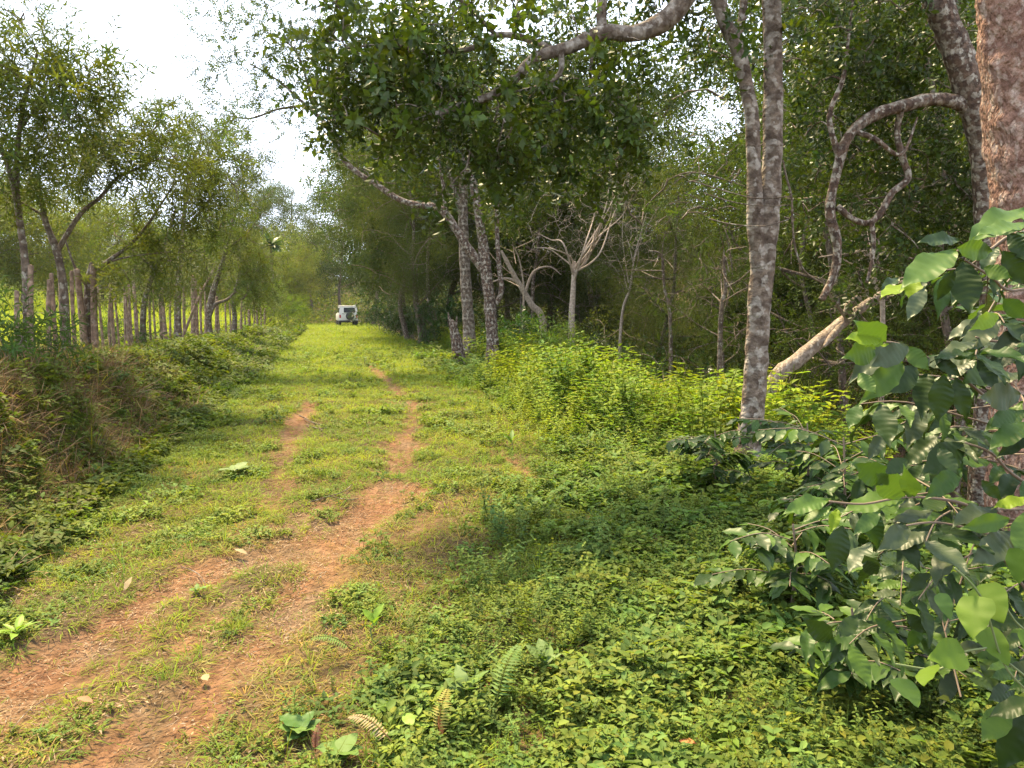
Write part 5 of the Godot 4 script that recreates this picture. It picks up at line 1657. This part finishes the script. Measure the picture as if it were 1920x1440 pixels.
func make_plants() -> void:
	var g := [M.herb_tone[0], M.herb_tone[2]]
	var pale := [M.herb_tone[1]]
	plant("broadleaf_herb", "upright broad-leaved herb with two raised paddle leaves in the low weeds", "herb", "", 872, 1330, 7, 0.12, 0.09, V.ovate, [M.herb_tone[0], M.herb_tone[1]], 1.2)
	plant("broadleaf_herb", "pale green herb with spreading long leaves beside the trodden edge", "herb", "", 1022, 1270, 7, 0.11, 0.07, V.ovate, [M.herb_tone[1], M.herb_tone[0]], 0.8)
	plant("broadleaf_herb", "bright green seedling standing at the rim of the straw-littered wheel track", "herb", "", 702, 1205, 6, 0.08, 0.11, V.ovate, [M.herb_tone[2]], 1.1)
	plant("broadleaf_herb", "whitish young herb with folded pointed leaves in the creeping weeds", "herb", "", 945, 1175, 6, 0.09, 0.05, V.ovate, pale, 0.7)
	plant("broadleaf_herb", "small bright rosette on the grass strip between the wheel tracks", "herb", "", 370, 1120, 6, 0.07, 0.04, V.ovate, g, 0.6)
	plant("broadleaf_herb", "leafy rosette at the toe of the earth bank", "herb", "", 32, 1200, 8, 0.13, 0.05, V.strap, [M.herb_tone[2]], 0.5)
	plant("broadleaf_herb", "pale drooping herb below the bank where bare patches begin", "herb", "", 440, 895, 6, 0.18, 0.08, V.ovate, pale, 0.4)
	plant("broadleaf_herb", "young herb with striped leaves by the thin side trail", "herb", "", 960, 840, 6, 0.2, 0.1, V.strap, g, 0.9)
	plant("heart_leaf_herb", "heart-leaved plant with dull green leaves next to the dry fern", "herb", "", 560, 1395, 8, 0.085, 0.06, V.heart, [M.herb_tone[0], M.herb_tone[3]], 0.3)
	plant("heart_leaf_herb", "heart-leaved plant partly hidden by the red shoot", "herb", "", 640, 1432, 7, 0.085, 0.06, V.heart, [M.herb_tone[0]], 0.3)
	plant("trefoil_herb", "three-leaved plant with large pointed leaflets beside the yellow fern", "herb", "", 775, 1405, 5, 0.1, 0.08, V.ovate, [M.herb_tone[2], M.herb_tone[0]], 0.2)
	plant("jagged_herb", "pale grey-green herb with long flat leaves among the ankle-high herbs", "herb", "", 1385, 1115, 6, 0.16, 0.16, V.strap, pale, 0.15)
	plant("jagged_herb", "second pale flat-leaved herb closer to the low coffee bush", "herb", "", 1475, 1120, 6, 0.15, 0.15, V.strap, pale, 0.15)
	plant("elephant_ear", "dark broad-leaved clump with one upright bright leaf in the tall weeds", "herb", "", 1085, 790, 9, 0.42, 0.3, V.ovate, [M.herb_tone[3], M.herb_tone[3], M.herb_tone[2]], 0.5)
	plant("elephant_ear", "smaller dark broad-leaved clump at the brink of the tall weeds", "herb", "", 1050, 780, 7, 0.3, 0.2, V.ovate, [M.herb_tone[3]], 0.4)
	plant("sapling", "bright sapling with paired leaves in the herbs below the heart-leaved vine", "sapling", "", 1530, 1330, 8, 0.085, 0.17, V.ovate, [M.herb_tone[2]], 0.5)
	plant("sapling", "slim sapling with round leaves by the lowest coffee leaves", "sapling", "", 1800, 1420, 8, 0.08, 0.12, V.ovate, [M.herb_tone[1], M.herb_tone[0]], 0.6)
	# ferns
	for q in [["arching dry tan fern frond on the ground weeds", 735, 1420, 0.19, 160.0, M.fallen[2], 0.2], ["green fern frond rising beside the paddle-leaved herb", 930, 1350, 0.26, 60.0, M.herb_tone[0], 0.8], ["yellowing fern frond standing over the three-leaved plant", 820, 1420, 0.18, 75.0, M.coffee[5], 0.9], ["small fern frond drooping at the rim of the wheel track", 660, 1240, 0.2, 200.0, M.herb_tone[0], 0.3], ["reddish young fern shoot in front of the heart-leaved plants", 592, 1436, 0.09, 80.0, M.fallen[3], 1.4]]:
		var f := gp(q[1], q[2])
		var o := thing("fern", f, q[0], "fern")
		var fr := part("frond", frond(q[3], 16, q[3] * 0.24), q[5], o)
		fr.transform = Transform3D(Basis(Vector3.UP, deg_to_rad(q[4])) * Basis(Vector3.BACK, q[6] * 0.7), Vector3(0, 0.05, 0))
	# fallen leaves lying singly
	for q in [["orange-brown fallen leaf beside the yellow fern", 828, 1425, 0.1, 0], ["curled red-brown fallen leaf caught on the paddle-leaved herb", 908, 1312, 0.09, 3], ["orange fallen leaf on the bare spot in the herbs", 1222, 1412, 0.08, 0], ["second orange fallen leaf on the bare spot, half under herbs", 1272, 1414, 0.07, 0], ["tan fallen leaf at the edge of the orange earth below the bank", 235, 1120, 0.09, 2], ["whitish dry leaf on the grass strip of the track", 382, 1285, 0.07, 2], ["brown fallen leaf on the littered wheel track", 145, 1330, 0.08, 1], ["pale fallen leaf where the two wheel tracks part", 440, 1040, 0.1, 2], ["reddish fallen leaf in the weeds near the thin side trail", 1150, 1075, 0.08, 3]]:
		var f := gp(q[1], q[2])
		var o := part(numbered("fallen_leaf"), V.ovate[rng.randi() % 2], M.fallen[q[4]], self)
		tag(o, q[0], "leaf")
		o.transform = aimed_leaf(f + Vector3(0, 0.035, 0), Vector3(rf(-1, 1), rf(-0.1, 0.3), rf(-1, 1)), Vector3.UP + ball() * 0.4, q[3])
	# dead sticks on the worn ground
	for q in [["bundle of thin dead sticks on the orange bare patch", [[[575, 800], [598, 808], [612, 806]], [[570, 790], [600, 800], [618, 797]], [[560, 780], [590, 798], [604, 812]]]], ["forked dead stick lying by the worn middle of the track", [[[575, 950], [640, 930], [660, 915]], [[620, 936], [650, 945], [672, 940]]]], ["long thin curved stick on the littered near wheel track", [[[20, 1380], [60, 1345], [110, 1320], [180, 1300]]]], ["bleached straw stalk across the orange earth", [[[340, 1068], [370, 1080], [385, 1100]]]]]:
		var f := gp(q[1][0][0][0], q[1][0][0][1])
		var o := thing("dead_stick", f, q[0], "stick")
		for w in q[1]:
			var pts := []
			for e in w:
				pts.append([gp(e[0], e[1]) + Vector3(0, rf(0.015, 0.03), 0), 0.004 * (f.z / -6.0)])
			twig(o, "stick", pts, M.bark_grey, 5)
